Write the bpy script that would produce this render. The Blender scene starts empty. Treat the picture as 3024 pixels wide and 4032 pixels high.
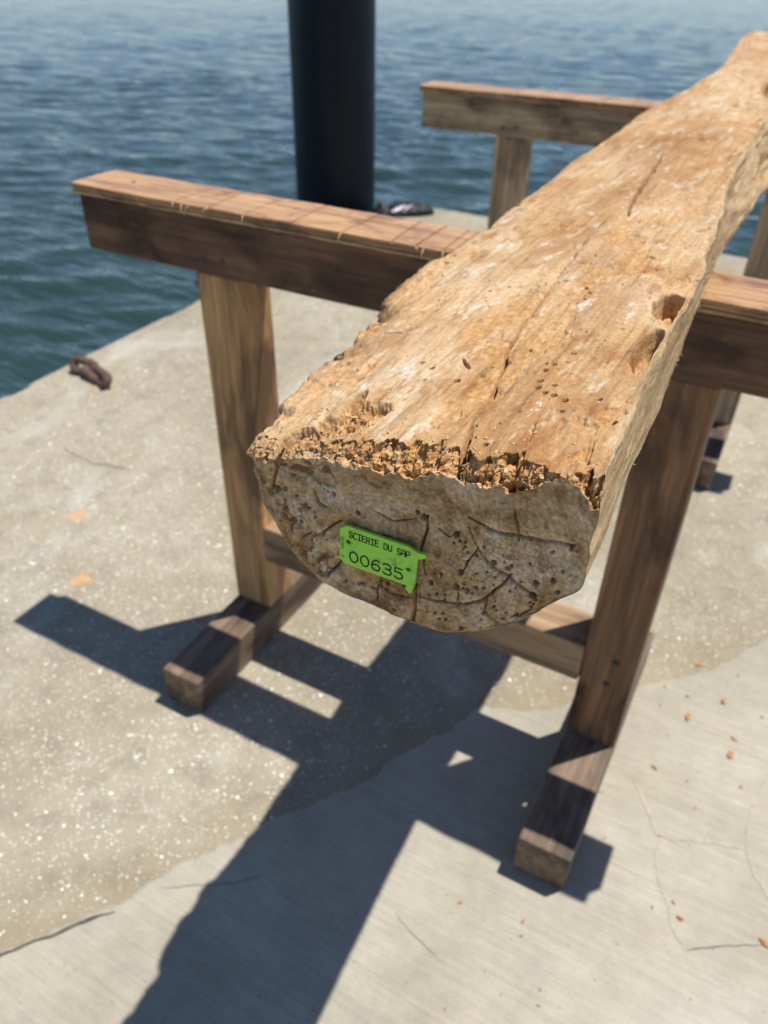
import bpy, bmesh, math, random
import numpy as np
from mathutils import Matrix, Vector

# ------------------------------------------------------------------ camera, world, sun, exposure
scene = bpy.context.scene
COL = scene.collection
cam_data = bpy.data.cameras.new('camera')
cam = bpy.data.objects.new('camera', cam_data); COL.objects.link(cam)
FV = Vector((-0.3778, 0.7111, -0.5929))
RV = Vector((0.877934, 0.478439, 0.013766)); 
FV.normalize(); RV = (RV - RV.dot(FV)*FV).normalized(); UV_ = RV.cross(FV)
cam.matrix_world = Matrix(((RV.x, UV_.x, -FV.x, 0.8876), (RV.y, UV_.y, -FV.y, -0.9791), (RV.z, UV_.z, -FV.z, 1.271), (0, 0, 0, 1)))
cam_data.sensor_fit = 'VERTICAL'; cam_data.sensor_height = 36.0; cam_data.lens = 27.27
cam_data.clip_start = 0.02; cam_data.clip_end = 6000
cam_data.dof.use_dof = True; cam_data.dof.focus_distance = 0.455; cam_data.dof.aperture_fstop = 8.5
scene.camera = cam

SUN = Vector((0.215, 0.245, 0.932)).normalized()
elev = math.asin(SUN.z); azim = math.atan2(SUN.x, SUN.y)
world = bpy.data.worlds.new('World'); scene.world = world; world.use_nodes = True
wn = world.node_tree.nodes; wl = world.node_tree.links
bg = wn['Background']; sky = wn.new('ShaderNodeTexSky'); sky.sky_type = 'NISHITA'
sky.sun_disc = False; sky.sun_elevation = elev; sky.sun_rotation = azim
sky.air_density = 0.6; sky.dust_density = 0.0; sky.ozone_density = 1.0
wl.new(sky.outputs[0], bg.inputs[0]); bg.inputs[1].default_value = 0.12
sun_data = bpy.data.lights.new('sun', 'SUN'); sun_data.energy = 4.6; sun_data.angle = math.radians(0.53); sun_data.color = (1.0, 0.97, 0.915)
sun = bpy.data.objects.new('sun', sun_data); COL.objects.link(sun)
sun.rotation_euler = SUN.to_track_quat('Z', 'Y').to_euler()
vs = scene.view_settings
vs.view_transform = 'Standard'; vs.look = 'None'; vs.exposure = 0.24; vs.gamma = 1.0; vs.use_curve_mapping = False
scene.cycles.max_bounces = 8; scene.cycles.diffuse_bounces = 5

rng = np.random.default_rng(7)
random.seed(5)

# ------------------------------------------------------------------ helpers
def tag(o, label=None, cat=None, group=None, kind=None):
    if label: o['label'] = label
    if cat: o['category'] = cat
    if group: o['group'] = group
    if kind: o['kind'] = kind
    return o

def link(name, mesh, mat=None, parent=None, loc=(0, 0, 0), rot=(0, 0, 0), smooth=False):
    o = bpy.data.objects.new(name, mesh); COL.objects.link(o)
    o.location = loc; o.rotation_euler = rot
    if mat is not None: mesh.materials.append(mat)
    if parent: o.parent = parent
    if smooth:
        mesh.polygons.foreach_set('use_smooth', [True]*len(mesh.polygons))
    return o

def empty(name, loc=(0, 0, 0)):
    o = bpy.data.objects.new(name, None); COL.objects.link(o); o.location = loc; o.empty_display_size = 0.1
    return o

def mesh_np(name, V, F, smooth=True):
    me = bpy.data.meshes.new(name)
    V = np.asarray(V, dtype=np.float32); F = np.asarray(F, dtype=np.int32); k = F.shape[1]
    me.vertices.add(len(V)); me.vertices.foreach_set('co', V.ravel())
    me.loops.add(F.size); me.loops.foreach_set('vertex_index', F.ravel())
    me.polygons.add(len(F)); me.polygons.foreach_set('loop_start', np.arange(0, F.size, k, dtype=np.int32))
    me.polygons.foreach_set('loop_total', np.full(len(F), k, dtype=np.int32))
    me.polygons.foreach_set('use_smooth', np.full(len(F), smooth))
    me.update(calc_edges=True); me.validate()
    return me

def _hash(i, j, k, seed):
    h = (i*374761393 + j*668265263 + k*2147483647 + seed*1274126177) & 0xffffffff
    h = ((h ^ (h >> 13))*1274126177) & 0xffffffff
    h = ((h ^ (h >> 16))*2246822519) & 0xffffffff
    return ((h ^ (h >> 15)) & 0xffffff)/float(0xffffff)

def vnoise(x, y, z, seed=0):
    xi = np.floor(x).astype(np.int64); yi = np.floor(y).astype(np.int64); zi = np.floor(z).astype(np.int64)
    fx = x-xi; fy = y-yi; fz = z-zi
    fx = fx*fx*fx*(fx*(fx*6-15)+10); fy = fy*fy*fy*(fy*(fy*6-15)+10); fz = fz*fz*fz*(fz*(fz*6-15)+10)
    r = 0
    for a in (0, 1):
        wa = fx if a else 1-fx
        for b in (0, 1):
            wb = wa*(fy if b else 1-fy)
            for c in (0, 1):
                r = r + wb*(fz if c else 1-fz)*_hash(xi+a, yi+b, zi+c, seed)
    return r*2-1

def fbm(x, y, z, oct=4, seed=0, gain=0.5):
    r = 0; a = 1.0; t = 0
    for o in range(oct):
        r = r + a*vnoise(x*2**o + 13.7*o, y*2**o - 7.1*o, z*2**o + 3.3*o, seed+o*17); t += a; a *= gain
    return r/t

def sstep(a, b, x):
    t = np.clip((x-a)/(b-a), 0, 1); return t*t*(3-2*t)

def polydist(px, py, pts):
    d = np.full(px.shape, 1e9); tt = np.zeros(px.shape); n = len(pts)-1
    for i in range(n):
        ax, ay = pts[i]; bx, by = pts[i+1]; vx, vy = bx-ax, by-ay
        t = np.clip(((px-ax)*vx+(py-ay)*vy)/(vx*vx+vy*vy+1e-12), 0, 1)
        q = np.hypot(px-ax-t*vx, py-ay-t*vy); m = q < d
        d = np.where(m, q, d); tt = np.where(m, (i+t)/n, tt)
    return d, tt

# ------------------------------------------------------------------ materials
class M:
    def __init__(s, name):
        s.mat = bpy.data.materials.new(name); s.mat.use_nodes = True
        s.t = s.mat.node_tree; s.n = s.t.nodes; s.l = s.t.links; s.b = s.n['Principled BSDF']
        s.co = s.n.new('ShaderNodeTexCoord'); s.out = s.n['Material Output']
    def put(s, sock, v):
        if isinstance(v, bpy.types.NodeSocket): s.l.new(v, sock)
        elif isinstance(v, (tuple, list)) and len(v) == 3 and sock.type == 'RGBA': sock.default_value = (*v, 1)
        else: sock.default_value = v
    def mapping(s, scale=(1, 1, 1), loc=(0, 0, 0), rot=(0, 0, 0), src=None):
        m = s.n.new('ShaderNodeMapping'); m.inputs['Scale'].default_value = scale; m.inputs['Location'].default_value = loc; m.inputs['Rotation'].default_value = rot
        s.l.new(src or s.co.outputs['Object'], m.inputs['Vector']); return m.outputs[0]
    def noise(s, vec=None, scale=5, detail=4, rough=0.55, dist=0.0):
        n = s.n.new('ShaderNodeTexNoise'); n.inputs['Scale'].default_value = scale; n.inputs['Detail'].default_value = detail
        n.inputs['Roughness'].default_value = rough; n.inputs['Distortion'].default_value = dist
        s.l.new(vec or s.co.outputs['Object'], n.inputs['Vector']); return n.outputs['Fac']
    def voronoi(s, vec=None, scale=5, feature='F1', out='Distance', rand=1.0):
        n = s.n.new('ShaderNodeTexVoronoi'); n.feature = feature; n.inputs['Scale'].default_value = scale; n.inputs['Randomness'].default_value = rand
        s.l.new(vec or s.co.outputs['Object'], n.inputs['Vector']); return n.outputs[out]
    def ramp(s, fac, stops, interp='LINEAR'):
        r = s.n.new('ShaderNodeValToRGB'); r.color_ramp.interpolation = interp; s.put(r.inputs[0], fac); e = r.color_ramp.elements
        for i, (p, c) in enumerate(stops):
            el = e[i] if i < 2 else e.new(p)
            el.position = p; el.color = (c, c, c, 1) if isinstance(c, (int, float)) else (*c, 1)
        return r.outputs[0]
    def mix(s, fac, a, b, mode='MIX'):
        m = s.n.new('ShaderNodeMix'); m.data_type = 'RGBA'; m.blend_type = mode
        s.put(m.inputs[0], fac); s.put(m.inputs[6], a); s.put(m.inputs[7], b); return m.outputs[2]
    def math(s, op, a, b=0.0, c=None):
        m = s.n.new('ShaderNodeMath'); m.operation = op; s.put(m.inputs[0], a); s.put(m.inputs[1], b)
        if c is not None: s.put(m.inputs[2], c)
        return m.outputs[0]
    def attr(s, name):
        a = s.n.new('ShaderNodeAttribute'); a.attribute_name = name; return a.outputs['Fac']
    def bump(s, h, strength=0.5, dist=0.001, prev=None):
        b = s.n.new('ShaderNodeBump'); b.inputs['Strength'].default_value = strength; b.inputs['Distance'].default_value = dist
        s.put(b.inputs['Height'], h)
        if prev is not None: s.l.new(prev, b.inputs['Normal'])
        return b.outputs[0]
    def set(s, color=None, rough=None, normal=None, **kw):
        if color is not None: s.put(s.b.inputs['Base Color'], color)
        if rough is not None: s.put(s.b.inputs['Roughness'], rough)
        if normal is not None: s.l.new(normal, s.b.inputs['Normal'])
        for k, v in kw.items(): s.put(s.b.inputs[k.replace('_', ' ')], v)
        return s.mat

def lumber_material():
    m = M('lumber')
    oi = m.n.new('ShaderNodeObjectInfo'); tint = oi.outputs['Color']
    off = m.n.new('ShaderNodeVectorMath'); off.operation = 'ADD'; m.l.new(m.co.outputs['Object'], off.inputs[0])
    sc = m.n.new('ShaderNodeVectorMath'); sc.operation = 'SCALE'; sc.inputs['Scale'].default_value = 37.0
    cb = m.n.new('ShaderNodeCombineXYZ'); m.l.new(oi.outputs['Random'], cb.inputs[0]); m.l.new(oi.outputs['Random'], cb.inputs[1]); m.l.new(oi.outputs['Random'], cb.inputs[2])
    m.l.new(cb.outputs[0], sc.inputs[0]); m.l.new(sc.outputs[0], off.inputs[1]); v = off.outputs[0]
    warp = m.noise(m.mapping((2.2, 9, 9), src=v), 1, 2)
    grain = m.noise(m.mapping((2.0, 48, 48), src=v), 1.0, 5, 0.6, 0.6)
    fine = m.noise(m.mapping((9, 260, 260), src=v), 1.0, 3, 0.6)
    stain = m.noise(m.mapping((4.5, 11, 11), src=v), 1.0, 4, 0.6, 0.4)
    knot = m.voronoi(m.mapping((3.1, 10.5, 10.5), src=v), 1.0)
    ring = m.math('SINE', m.math('MULTIPLY', m.math('ADD', knot, m.math('MULTIPLY', grain, 0.10)), 46.0))
    kmask = m.ramp(knot, [(0.12, 1.0), (0.36, 0.0)])
    g = m.ramp(grain, [(0.30, 0.42), (0.52, 0.95), (0.72, 1.42)])
    c = m.mix(1.0, tint, g, 'MULTIPLY')
    c = m.mix(m.math('MULTIPLY', kmask, m.math('MULTIPLY_ADD', ring, 0.25, 0.45)), c, m.mix(1.0, tint, (0.32, 0.24, 0.2), 'MULTIPLY'))
    c = m.mix(1.0, c, m.ramp(fine, [(0.3, 0.72), (0.7, 1.16)]), 'MULTIPLY')
    c = m.mix(1.0, c, m.ramp(warp, [(0.3, (0.80, 0.77, 0.74)), (0.7, (1.16, 1.06, 0.92))]), 'MULTIPLY')
    c = m.mix(m.ramp(stain, [(0.45, 0.0), (0.62, 0.9)]), c, m.mix(1.0, tint, (0.20, 0.17, 0.17), 'MULTIPLY'))
    pale = m.noise(m.mapping((14, 14, 14), (4, 2, 1), src=v), 1.0, 5, 0.65)
    c = m.mix(m.ramp(pale, [(0.66, 0.0), (0.74, 0.5)]), c, (0.34, 0.32, 0.28))
    h = m.math('ADD', m.math('MULTIPLY', grain, 0.7), m.math('MULTIPLY', fine, 0.5))
    return m.set(c, m.ramp(stain, [(0.4, 0.68), (0.7, 0.5)]), m.bump(h, 0.55, 0.0016), Specular_IOR_Level=0.35)

def plywood_material(name, base, dark):
    m = M(name)
    grain = m.noise(m.mapping((3.5, 70, 70)), 1.0, 5, 0.6, 0.5)
    blot = m.noise(m.mapping((11, 20, 20)), 1.0, 5, 0.7, 0.5)
    wear = m.noise(m.mapping((5, 22, 22), (3, 1, 4)), 1.0, 4, 0.65)
    c = m.ramp(grain, [(0.28, dark), (0.5, base), (0.74, tuple(min(1, x*1.45) for x in base))])
    c = m.mix(m.ramp(blot, [(0.50, 0.0), (0.64, 0.75)]), c, tuple(x*y for x, y in zip(dark, (0.9, 0.8, 0.85))))
    c = m.mix(m.ramp(wear, [(0.53, 0.0), (0.66, 0.7)]), c, (0.62, 0.38, 0.17))
    return m.set(c, 0.42, m.bump(grain, 0.5, 0.001), Specular_IOR_Level=0.45)

def log_material():
    m = M('hewn_log_wood')
    crumb = m.attr('crumb'); end = m.attr('endface'); side = m.attr('side')
    co = m.co.outputs['Object']
    fib = m.noise(m.mapping((170, 9, 120)), 1.0, 5, 0.65, 0.35)
    fine = m.noise(m.mapping((900, 60, 700)), 1.0, 3, 0.6)
    big = m.noise(m.mapping((11, 4.5, 11)), 1.0, 5, 0.6, 0.5)
    mid = m.noise(m.mapping((60, 26, 60)), 1.0, 6, 0.68, 0.4)
    speck = m.noise(m.mapping((330, 200, 330)), 1.0, 4, 0.7)
    top = m.ramp(big, [(0.28, (0.34, 0.165, 0.062)), (0.43, (0.45, 0.258, 0.115)), (0.57, (0.535, 0.345, 0.172)), (0.72, (0.60, 0.44, 0.265))])
    top = m.mix(m.ramp(mid, [(0.38, 0.7), (0.48, 0.0)]), top, (0.36, 0.165, 0.06))
    pal = m.noise(m.mapping((58, 24, 58), (5, 3, 1)), 1.0, 6, 0.72, 0.5)
    top = m.mix(m.ramp(pal, [(0.555, 0.0), (0.67, 0.65)]), top, (0.76, 0.66, 0.50))
    top = m.mix(m.ramp(m.noise(m.mapping((75, 38, 75), (1, 8, 2)), 1.0, 5, 0.75, 0.6), [(0.635, 0.0), (0.70, 0.8)]), top, (0.84, 0.80, 0.72))
    top = m.mix(m.ramp(m.noise(m.mapping((26, 12, 26), (8, 8, 2)), 1.0, 5, 0.7), [(0.62, 0.0), (0.72, 0.6)]), top, (0.36, 0.31, 0.25))
    top = m.mix(1.0, top, m.ramp(fib, [(0.25, 0.55), (0.48, 1.0), (0.8, 1.18)]), 'MULTIPLY')
    zone = m.noise(m.mapping((13, 6.5, 13), (2, 9, 4)), 1.0, 4, 0.55, 0.8)
    top = m.mix(m.ramp(zone, [(0.50, 0.0), (0.62, 0.45)]), top, m.mix(1.0, top, (1.12, 1.32, 1.75), 'MULTIPLY'))
    top = m.mix(m.ramp(zone, [(0.36, 0.6), (0.46, 0.0)]), top, m.mix(1.0, top, (0.86, 0.74, 0.60), 'MULTIPLY'))
    # end grain: grey brown, annual rings, pale and rusty patches
    sep = m.n.new('ShaderNodeSeparateXYZ'); m.l.new(co, sep.inputs[0])
    dx = m.math('SUBTRACT', sep.outputs[0], 0.702); dz = m.math('SUBTRACT', sep.outputs[2], 0.985)
    rad = m.math('SQRT', m.math('ADD', m.math('MULTIPLY', dx, dx), m.math('MULTIPLY', dz, dz)))
    wob = m.noise(m.mapping((22, 22, 22)), 1.0, 4, 0.6)
    rings = m.math('SINE', m.math('MULTIPLY', m.math('MULTIPLY_ADD', wob, 0.030, rad), 1750.0))
    e1 = m.noise(m.mapping((24, 24, 24), (2, 5, 7)), 1.0, 6, 0.65, 0.6)
    e2 = m.noise(m.mapping((70, 70, 70), (2, 1, 7)), 1.0, 6, 0.7, 0.4)
    ec = m.ramp(e1, [(0.32, (0.24, 0.115, 0.042)), (0.41, (0.46, 0.28, 0.13)), (0.51, (0.62, 0.425, 0.235)), (0.64, (0.74, 0.58, 0.40))])
    ec = m.mix(m.ramp(e2, [(0.34, 0.75), (0.47, 0.0)]), ec, (0.22, 0.105, 0.04))
    ec = m.mix(m.ramp(e2, [(0.56, 0.0), (0.70, 0.6)]), ec, (0.64, 0.52, 0.365))
    ec = m.mix(1.0, ec, m.ramp(m.math('MULTIPLY_ADD', rings, 0.5, 0.5), [(0.0, 0.89), (1.0, 1.05)]), 'MULTIPLY')
    ec = m.mix(1.0, ec, m.ramp(speck, [(0.3, 0.80), (0.7, 1.14)]), 'MULTIPLY')
    ckv = m.n.new('ShaderNodeVectorMath'); ckv.operation = 'ADD'; m.l.new(m.mapping((1, 1, 1)), ckv.inputs[0]); ckn = m.n.new('ShaderNodeTexNoise'); ckn.inputs['Scale'].default_value = 60; m.l.new(co, ckn.inputs['Vector'])
    cks = m.n.new('ShaderNodeVectorMath'); cks.operation = 'SCALE'; cks.inputs['Scale'].default_value = 0.012; m.l.new(ckn.outputs['Color'], cks.inputs[0]); m.l.new(cks.outputs[0], ckv.inputs[1])
    ck = m.math('MULTIPLY', m.ramp(m.voronoi(ckv.outputs[0], 115, 'DISTANCE_TO_EDGE'), [(0.0, 1.0), (0.055, 0.0)]), m.math('MULTIPLY', end, m.ramp(wob, [(0.52, 0.0), (0.60, 1.0)])))
    ec = m.mix(m.math('MULTIPLY', ck, 0.4), ec, (0.13, 0.065, 0.03))
    sc = m.ramp(m.noise(m.mapping((30, 9, 70)), 1.0, 5, 0.65, 0.3), [(0.3, (0.36, 0.205, 0.085)), (0.5, (0.55, 0.375, 0.195)), (0.7, (0.63, 0.47, 0.28))])
    sc = m.mix(1.0, sc, m.ramp(fib, [(0.25, 0.6), (0.8, 1.15)]), 'MULTIPLY')
    c = m.mix(side, top, sc)
    c = m.mix(end, c, ec)
    cr = m.ramp(m.noise(m.mapping((150, 150, 150)), 1.0, 5, 0.7), [(0.28, (0.26, 0.105, 0.032)), (0.43, (0.48, 0.235, 0.075)), (0.56, (0.61, 0.365, 0.15)), (0.72, (0.74, 0.56, 0.35))])
    c = m.mix(crumb, c, cr)
    c = m.mix(m.math('MULTIPLY', m.attr('bark'), m.math('SUBTRACT', 1.0, end)), c, m.ramp(mid, [(0.3, (0.13, 0.07, 0.035)), (0.7, (0.30, 0.17, 0.085))]))
    c = m.mix(1.0, c, m.ramp(speck, [(0.30, 0.78), (0.6, 1.1)]), 'MULTIPLY')
    h = m.math('ADD', m.math('MULTIPLY', fib, 0.8), m.math('ADD', m.math('MULTIPLY', mid, 0.8), m.math('MULTIPLY', speck, 0.5)))
    nb = m.bump(h, 0.85, 0.0022); nb = m.bump(fine, 0.35, 0.0004, nb); nb = m.bump(m.math('SUBTRACT', 1.0, ck), 0.4, 0.001, nb)
    return m.set(c, 0.88, nb, Specular_IOR_Level=0.2)

def stain_spot(m, x, y, r):
    sep = m.n.new('ShaderNodeSeparateXYZ'); m.l.new(m.co.outputs['Object'], sep.inputs[0])
    n = m.noise(m.mapping((38, 38, 38)), 1.0, 4, 0.65)
    dx = m.math('SUBTRACT', sep.outputs[0], x); dy = m.math('SUBTRACT', sep.outputs[1], y)
    d = m.math('SQRT', m.math('ADD', m.math('MULTIPLY', dx, dx), m.math('MULTIPLY', dy, dy)))
    return m.ramp(m.math('ADD', m.math('DIVIDE', d, r), m.math('MULTIPLY', m.math('SUBTRACT', n, 0.5), 2.4)), [(0.1, 1.0), (1.0, 0.0)])

def aggregate_material():
    m = M('weathered_shell_concrete')
    big = m.noise(m.mapping((1.6, 1.6, 1.6)), 1.0, 5, 0.6, 0.4)
    mid = m.noise(m.mapping((13, 13, 13)), 1.0, 6, 0.65)
    sand = m.noise(m.mapping((420, 420, 420)), 1.0, 4, 0.7)
    peb = m.voronoi(scale=170, out='Color'); pd = m.voronoi(scale=170)
    pv = m.n.new('ShaderNodeSeparateXYZ'); m.l.new(peb, pv.inputs[0])
    c = m.ramp(big, [(0.3, (0.27, 0.225, 0.148)), (0.5, (0.34, 0.292, 0.203)), (0.7, (0.41, 0.36, 0.263))])
    c = m.mix(m.ramp(mid, [(0.35, 0.5), (0.5, 0.0)]), c, (0.215, 0.185, 0.135))
    c = m.mix(m.ramp(mid, [(0.56, 0.0), (0.74, 0.55)]), c, (0.48, 0.428, 0.33))
    stone = m.math('MULTIPLY', m.ramp(pd, [(0.25, 1.0), (0.45, 0.0)]), m.ramp(pv.outputs[0], [(0.62, 0.0), (0.66, 1.0)], 'LINEAR'))
    c = m.mix(m.math('MULTIPLY', stone, 0.65), c, m.ramp(pv.outputs[1], [(0.0, (0.28, 0.22, 0.15)), (0.35, (0.50, 0.44, 0.34)), (0.6, (0.66, 0.63, 0.56)), (1.0, (0.74, 0.73, 0.68))]))
    c = m.mix(1.0, c, m.ramp(sand, [(0.3, 0.66), (0.7, 1.3)]), 'MULTIPLY')
    # pale laitance smear along the dock's edge and on the slab
    sm = m.noise(m.mapping((4.0, 1.9, 4), (0.4, 1.3, 0)), 1.0, 4, 0.55, 0.6)
    c = m.mix(m.ramp(sm, [(0.56, 0.0), (0.68, 0.5)]), c, (0.50, 0.475, 0.41))
    sp = m.n.new('ShaderNodeSeparateXYZ'); m.l.new(m.co.outputs['Object'], sp.inputs[0]); ragged = m.noise(m.mapping((17, 17, 17), (6, 2, 0)), 1.0, 5, 0.7)
    for x0, y0, nx, ny, lo in ((.101, -.775, -.8575, .5145, True), (.575, .045, -.708, .706, False)):
        dl = m.math('ADD', m.math('MULTIPLY', m.math('SUBTRACT', sp.outputs[0], x0), nx), m.math('MULTIPLY', m.math('SUBTRACT', sp.outputs[1], y0), ny))
        band = m.ramp(m.math('ADD', m.math('MULTIPLY', dl, 9.0), m.math('MULTIPLY', m.math('SUBTRACT', ragged, 0.5), 2.6)), [(0.05, 0.42), (0.75, 0.0)])
        gate = m.math('LESS_THAN' if lo else 'GREATER_THAN', sp.outputs[0], 0.56)
        c = m.mix(m.math('MULTIPLY', band, gate), c, (0.27, 0.205, 0.12))
    for x, y, r, k in ((-0.635, 0.118, 0.036, 0.7), (-0.437, -0.065, 0.035, 0.8), (-1.13, 0.71, 0.06, 0.35), (0.62, 0.25, 0.05, 0.25)):
        c = m.mix(m.math('MULTIPLY', stain_spot(m, x, y, r), k), c, (0.62, 0.32, 0.10))
    h = m.math('ADD', m.math('MULTIPLY', sand, 0.6), m.math('MULTIPLY', stone, 0.8))
    return m.set(c, 0.82, m.bump(h, 0.5, 0.0015), Specular_IOR_Level=0.35)

def smooth_concrete_material():
    m = M('broomed_concrete')
    rot = (0, 0, math.radians(-27))
    big = m.noise(m.mapping((2.3, 2.3, 2.3), (3, 1, 0)), 1.0, 5, 0.6, 0.6)
    broom = m.noise(m.mapping((7, 160, 7), rot=rot), 1.0, 5, 0.7)
    mid = m.noise(m.mapping((22, 22, 22)), 1.0, 6, 0.7)
    sand = m.noise(m.mapping((520, 520, 520)), 1.0, 3, 0.7)
    c = m.ramp(big, [(0.28, (0.31, 0.276, 0.21)), (0.48, (0.385, 0.347, 0.266)), (0.66, (0.44, 0.402, 0.315)), (0.8, (0.48, 0.448, 0.365))])
    c = m.mix(m.ramp(m.noise(m.mapping((4, 9, 4), (1, 7, 0), rot), 1.0, 5, 0.6), [(0.55, 0.0), (0.72, 0.45)]), c, (0.42, 0.345, 0.235))
    c = m.mix(1.0, c, m.ramp(broom, [(0.3, 0.86), (0.7, 1.11)]), 'MULTIPLY')
    c = m.mix(1.0, c, m.ramp(mid, [(0.3, 0.90), (0.7, 1.07)]), 'MULTIPLY')
    c = m.mix(1.0, c, m.ramp(sand, [(0.3, 0.88), (0.7, 1.1)]), 'MULTIPLY')
    pit = m.voronoi(scale=60); pc = m.voronoi(scale=60, out='Color'); ps = m.n.new('ShaderNodeSeparateXYZ'); m.l.new(pc, ps.inputs[0])
    pm = m.math('MULTIPLY', m.ramp(pit, [(0.08, 1.0), (0.16, 0.0)]), m.math('GREATER_THAN', ps.outputs[0], 0.86))
    c = m.mix(m.math('MULTIPLY', pm, 0.7), c, (0.22, 0.17, 0.11))
    h = m.math('ADD', m.math('MULTIPLY', broom, 0.9), m.math('MULTIPLY', sand, 0.4))
    return m.set(c, 0.78, m.bump(h, 0.4, 0.001), Specular_IOR_Level=0.35)

def plain(name, col, rough=0.7, bumpscale=None, spec=0.4, var=0.25, vs=30, metallic=0.0):
    m = M(name)
    n = m.noise(m.mapping((vs, vs, vs)), 1.0, 5, 0.65)
    c = m.mix(1.0, col, m.ramp(n, [(0.3, 1-var), (0.7, 1+var)]), 'MULTIPLY')
    nb = m.bump(n, 0.4, bumpscale) if bumpscale else None
    return m.set(c, rough, nb, Specular_IOR_Level=spec, Metallic=metallic)

def water_material():
    m = M('harbour_water')
    r1 = m.noise(m.mapping((3.4, 9.5, 1), rot=(0, 0, math.radians(-28))), 1.0, 4, 0.6, 0.5)
    r2 = m.noise(m.mapping((0.8, 2.6, 1), rot=(0, 0, math.radians(-24))), 1.0, 4, 0.6, 0.4)
    nb = m.bump(r1, 0.36, 0.05); nb = m.bump(r2, 0.45, 0.20, nb)
    tn = m.noise(m.mapping((0.35, 0.5, 1)), 1.0, 3, 0.5)
    c = m.ramp(tn, [(0.35, (0.018, 0.040, 0.034)), (0.65, (0.024, 0.052, 0.046))])
    return m.set(c, 0.08, nb, IOR=1.45)

MAT_LUMBER = lumber_material()
MAT_PLY_TOP = plywood_material('plywood_face', (0.45, 0.255, 0.115), (0.20, 0.095, 0.05))
MAT_PLY_MID = plywood_material('plywood_core', (0.40, 0.245, 0.12), (0.18, 0.10, 0.055))
MAT_PLY_LOW = plywood_material('plywood_back', (0.50, 0.32, 0.155), (0.22, 0.12, 0.065))
MAT_LOG = log_material()
MAT_AGG = aggregate_material()
MAT_SMOOTH = smooth_concrete_material()
MAT_WATER = water_material()
MAT_SHELL = plain('shell_white', (0.72, 0.69, 0.62), 0.28, None, 0.5, 0.35, 120)
MAT_CHIP = plain('orange_wood_chip', (0.44, 0.225, 0.10), 0.85, 0.001, 0.2, 0.4, 200)
MAT_SPLINTER = plain('pale_splinter', (0.62, 0.45, 0.25), 0.8, None, 0.3, 0.2, 200)
MAT_STEEL = plain('rusted_iron', (0.115, 0.068, 0.048), 0.75, 0.004, 0.4, 0.5, 60)
MAT_BOLT = plain('dark_bolt_steel', (0.10, 0.085, 0.075), 0.6, 0.0006, 0.5, 0.4, 200, 0.4)
MAT_INK = plain('black_ink', (0.018, 0.014, 0.013), 0.6, None, 0.3, 0.3, 400)
MAT_FAINT = plain('embossed_green', (0.115, 0.37, 0.035), 0.5, None, 0.4, 0.15, 300)
MAT_BAG = plain('black_nylon', (0.004, 0.004, 0.005), 0.6, 0.003, 0.5, 0.3, 40)
MAT_BAGMARK = plain('white_mark', (0.80, 0.79, 0.84), 0.5, 0.002, 0.4, 0.25, 80)
MAT_CRACK = plain('dark_crack', (0.11, 0.10, 0.085), 0.95, None, 0.1, 0.4, 90)
MAT_VEIN = plain('tan_crack_filler', (0.415, 0.365, 0.275), 0.9, None, 0.2, 0.2, 120)

def pile_material():
    m = M('black_coated_steel')
    st = m.noise(m.mapping((9, 9, 0.6)), 1.0, 5, 0.6, 0.3)
    sc = m.noise(m.mapping((30, 30, 12)), 1.0, 5, 0.7)
    c = m.ramp(st, [(0.35, (0.0018, 0.0055, 0.0125)), (0.65, (0.0055, 0.0070, 0.0105))])
    c = m.mix(m.ramp(sc, [(0.66, 0.0), (0.76, 0.35)]), c, (0.035, 0.026, 0.022))
    return m.set(c, m.ramp(st, [(0.3, 0.38), (0.7, 0.55)]), m.bump(sc, 0.2, 0.004), Specular_IOR_Level=0.25)
MAT_PILE = pile_material()

def tag_material():
    m = M('lime_plastic')
    g = m.noise(m.mapping((130, 130, 130)), 1.0, 5, 0.7, 0.3)
    b = m.noise(m.mapping((34, 34, 34), (3, 3, 3)), 1.0, 3, 0.6)
    c = m.mix(m.math('MULTIPLY', m.ramp(g, [(0.50, 0.0), (0.66, 0.75)]), m.ramp(b, [(0.42, 0.0), (0.54, 1.0)])), (0.34, 0.78, 0.06), (0.12, 0.22, 0.04))
    return m.set(c, 0.42, None, Specular_IOR_Level=0.45)
MAT_TAG = tag_material()

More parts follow.
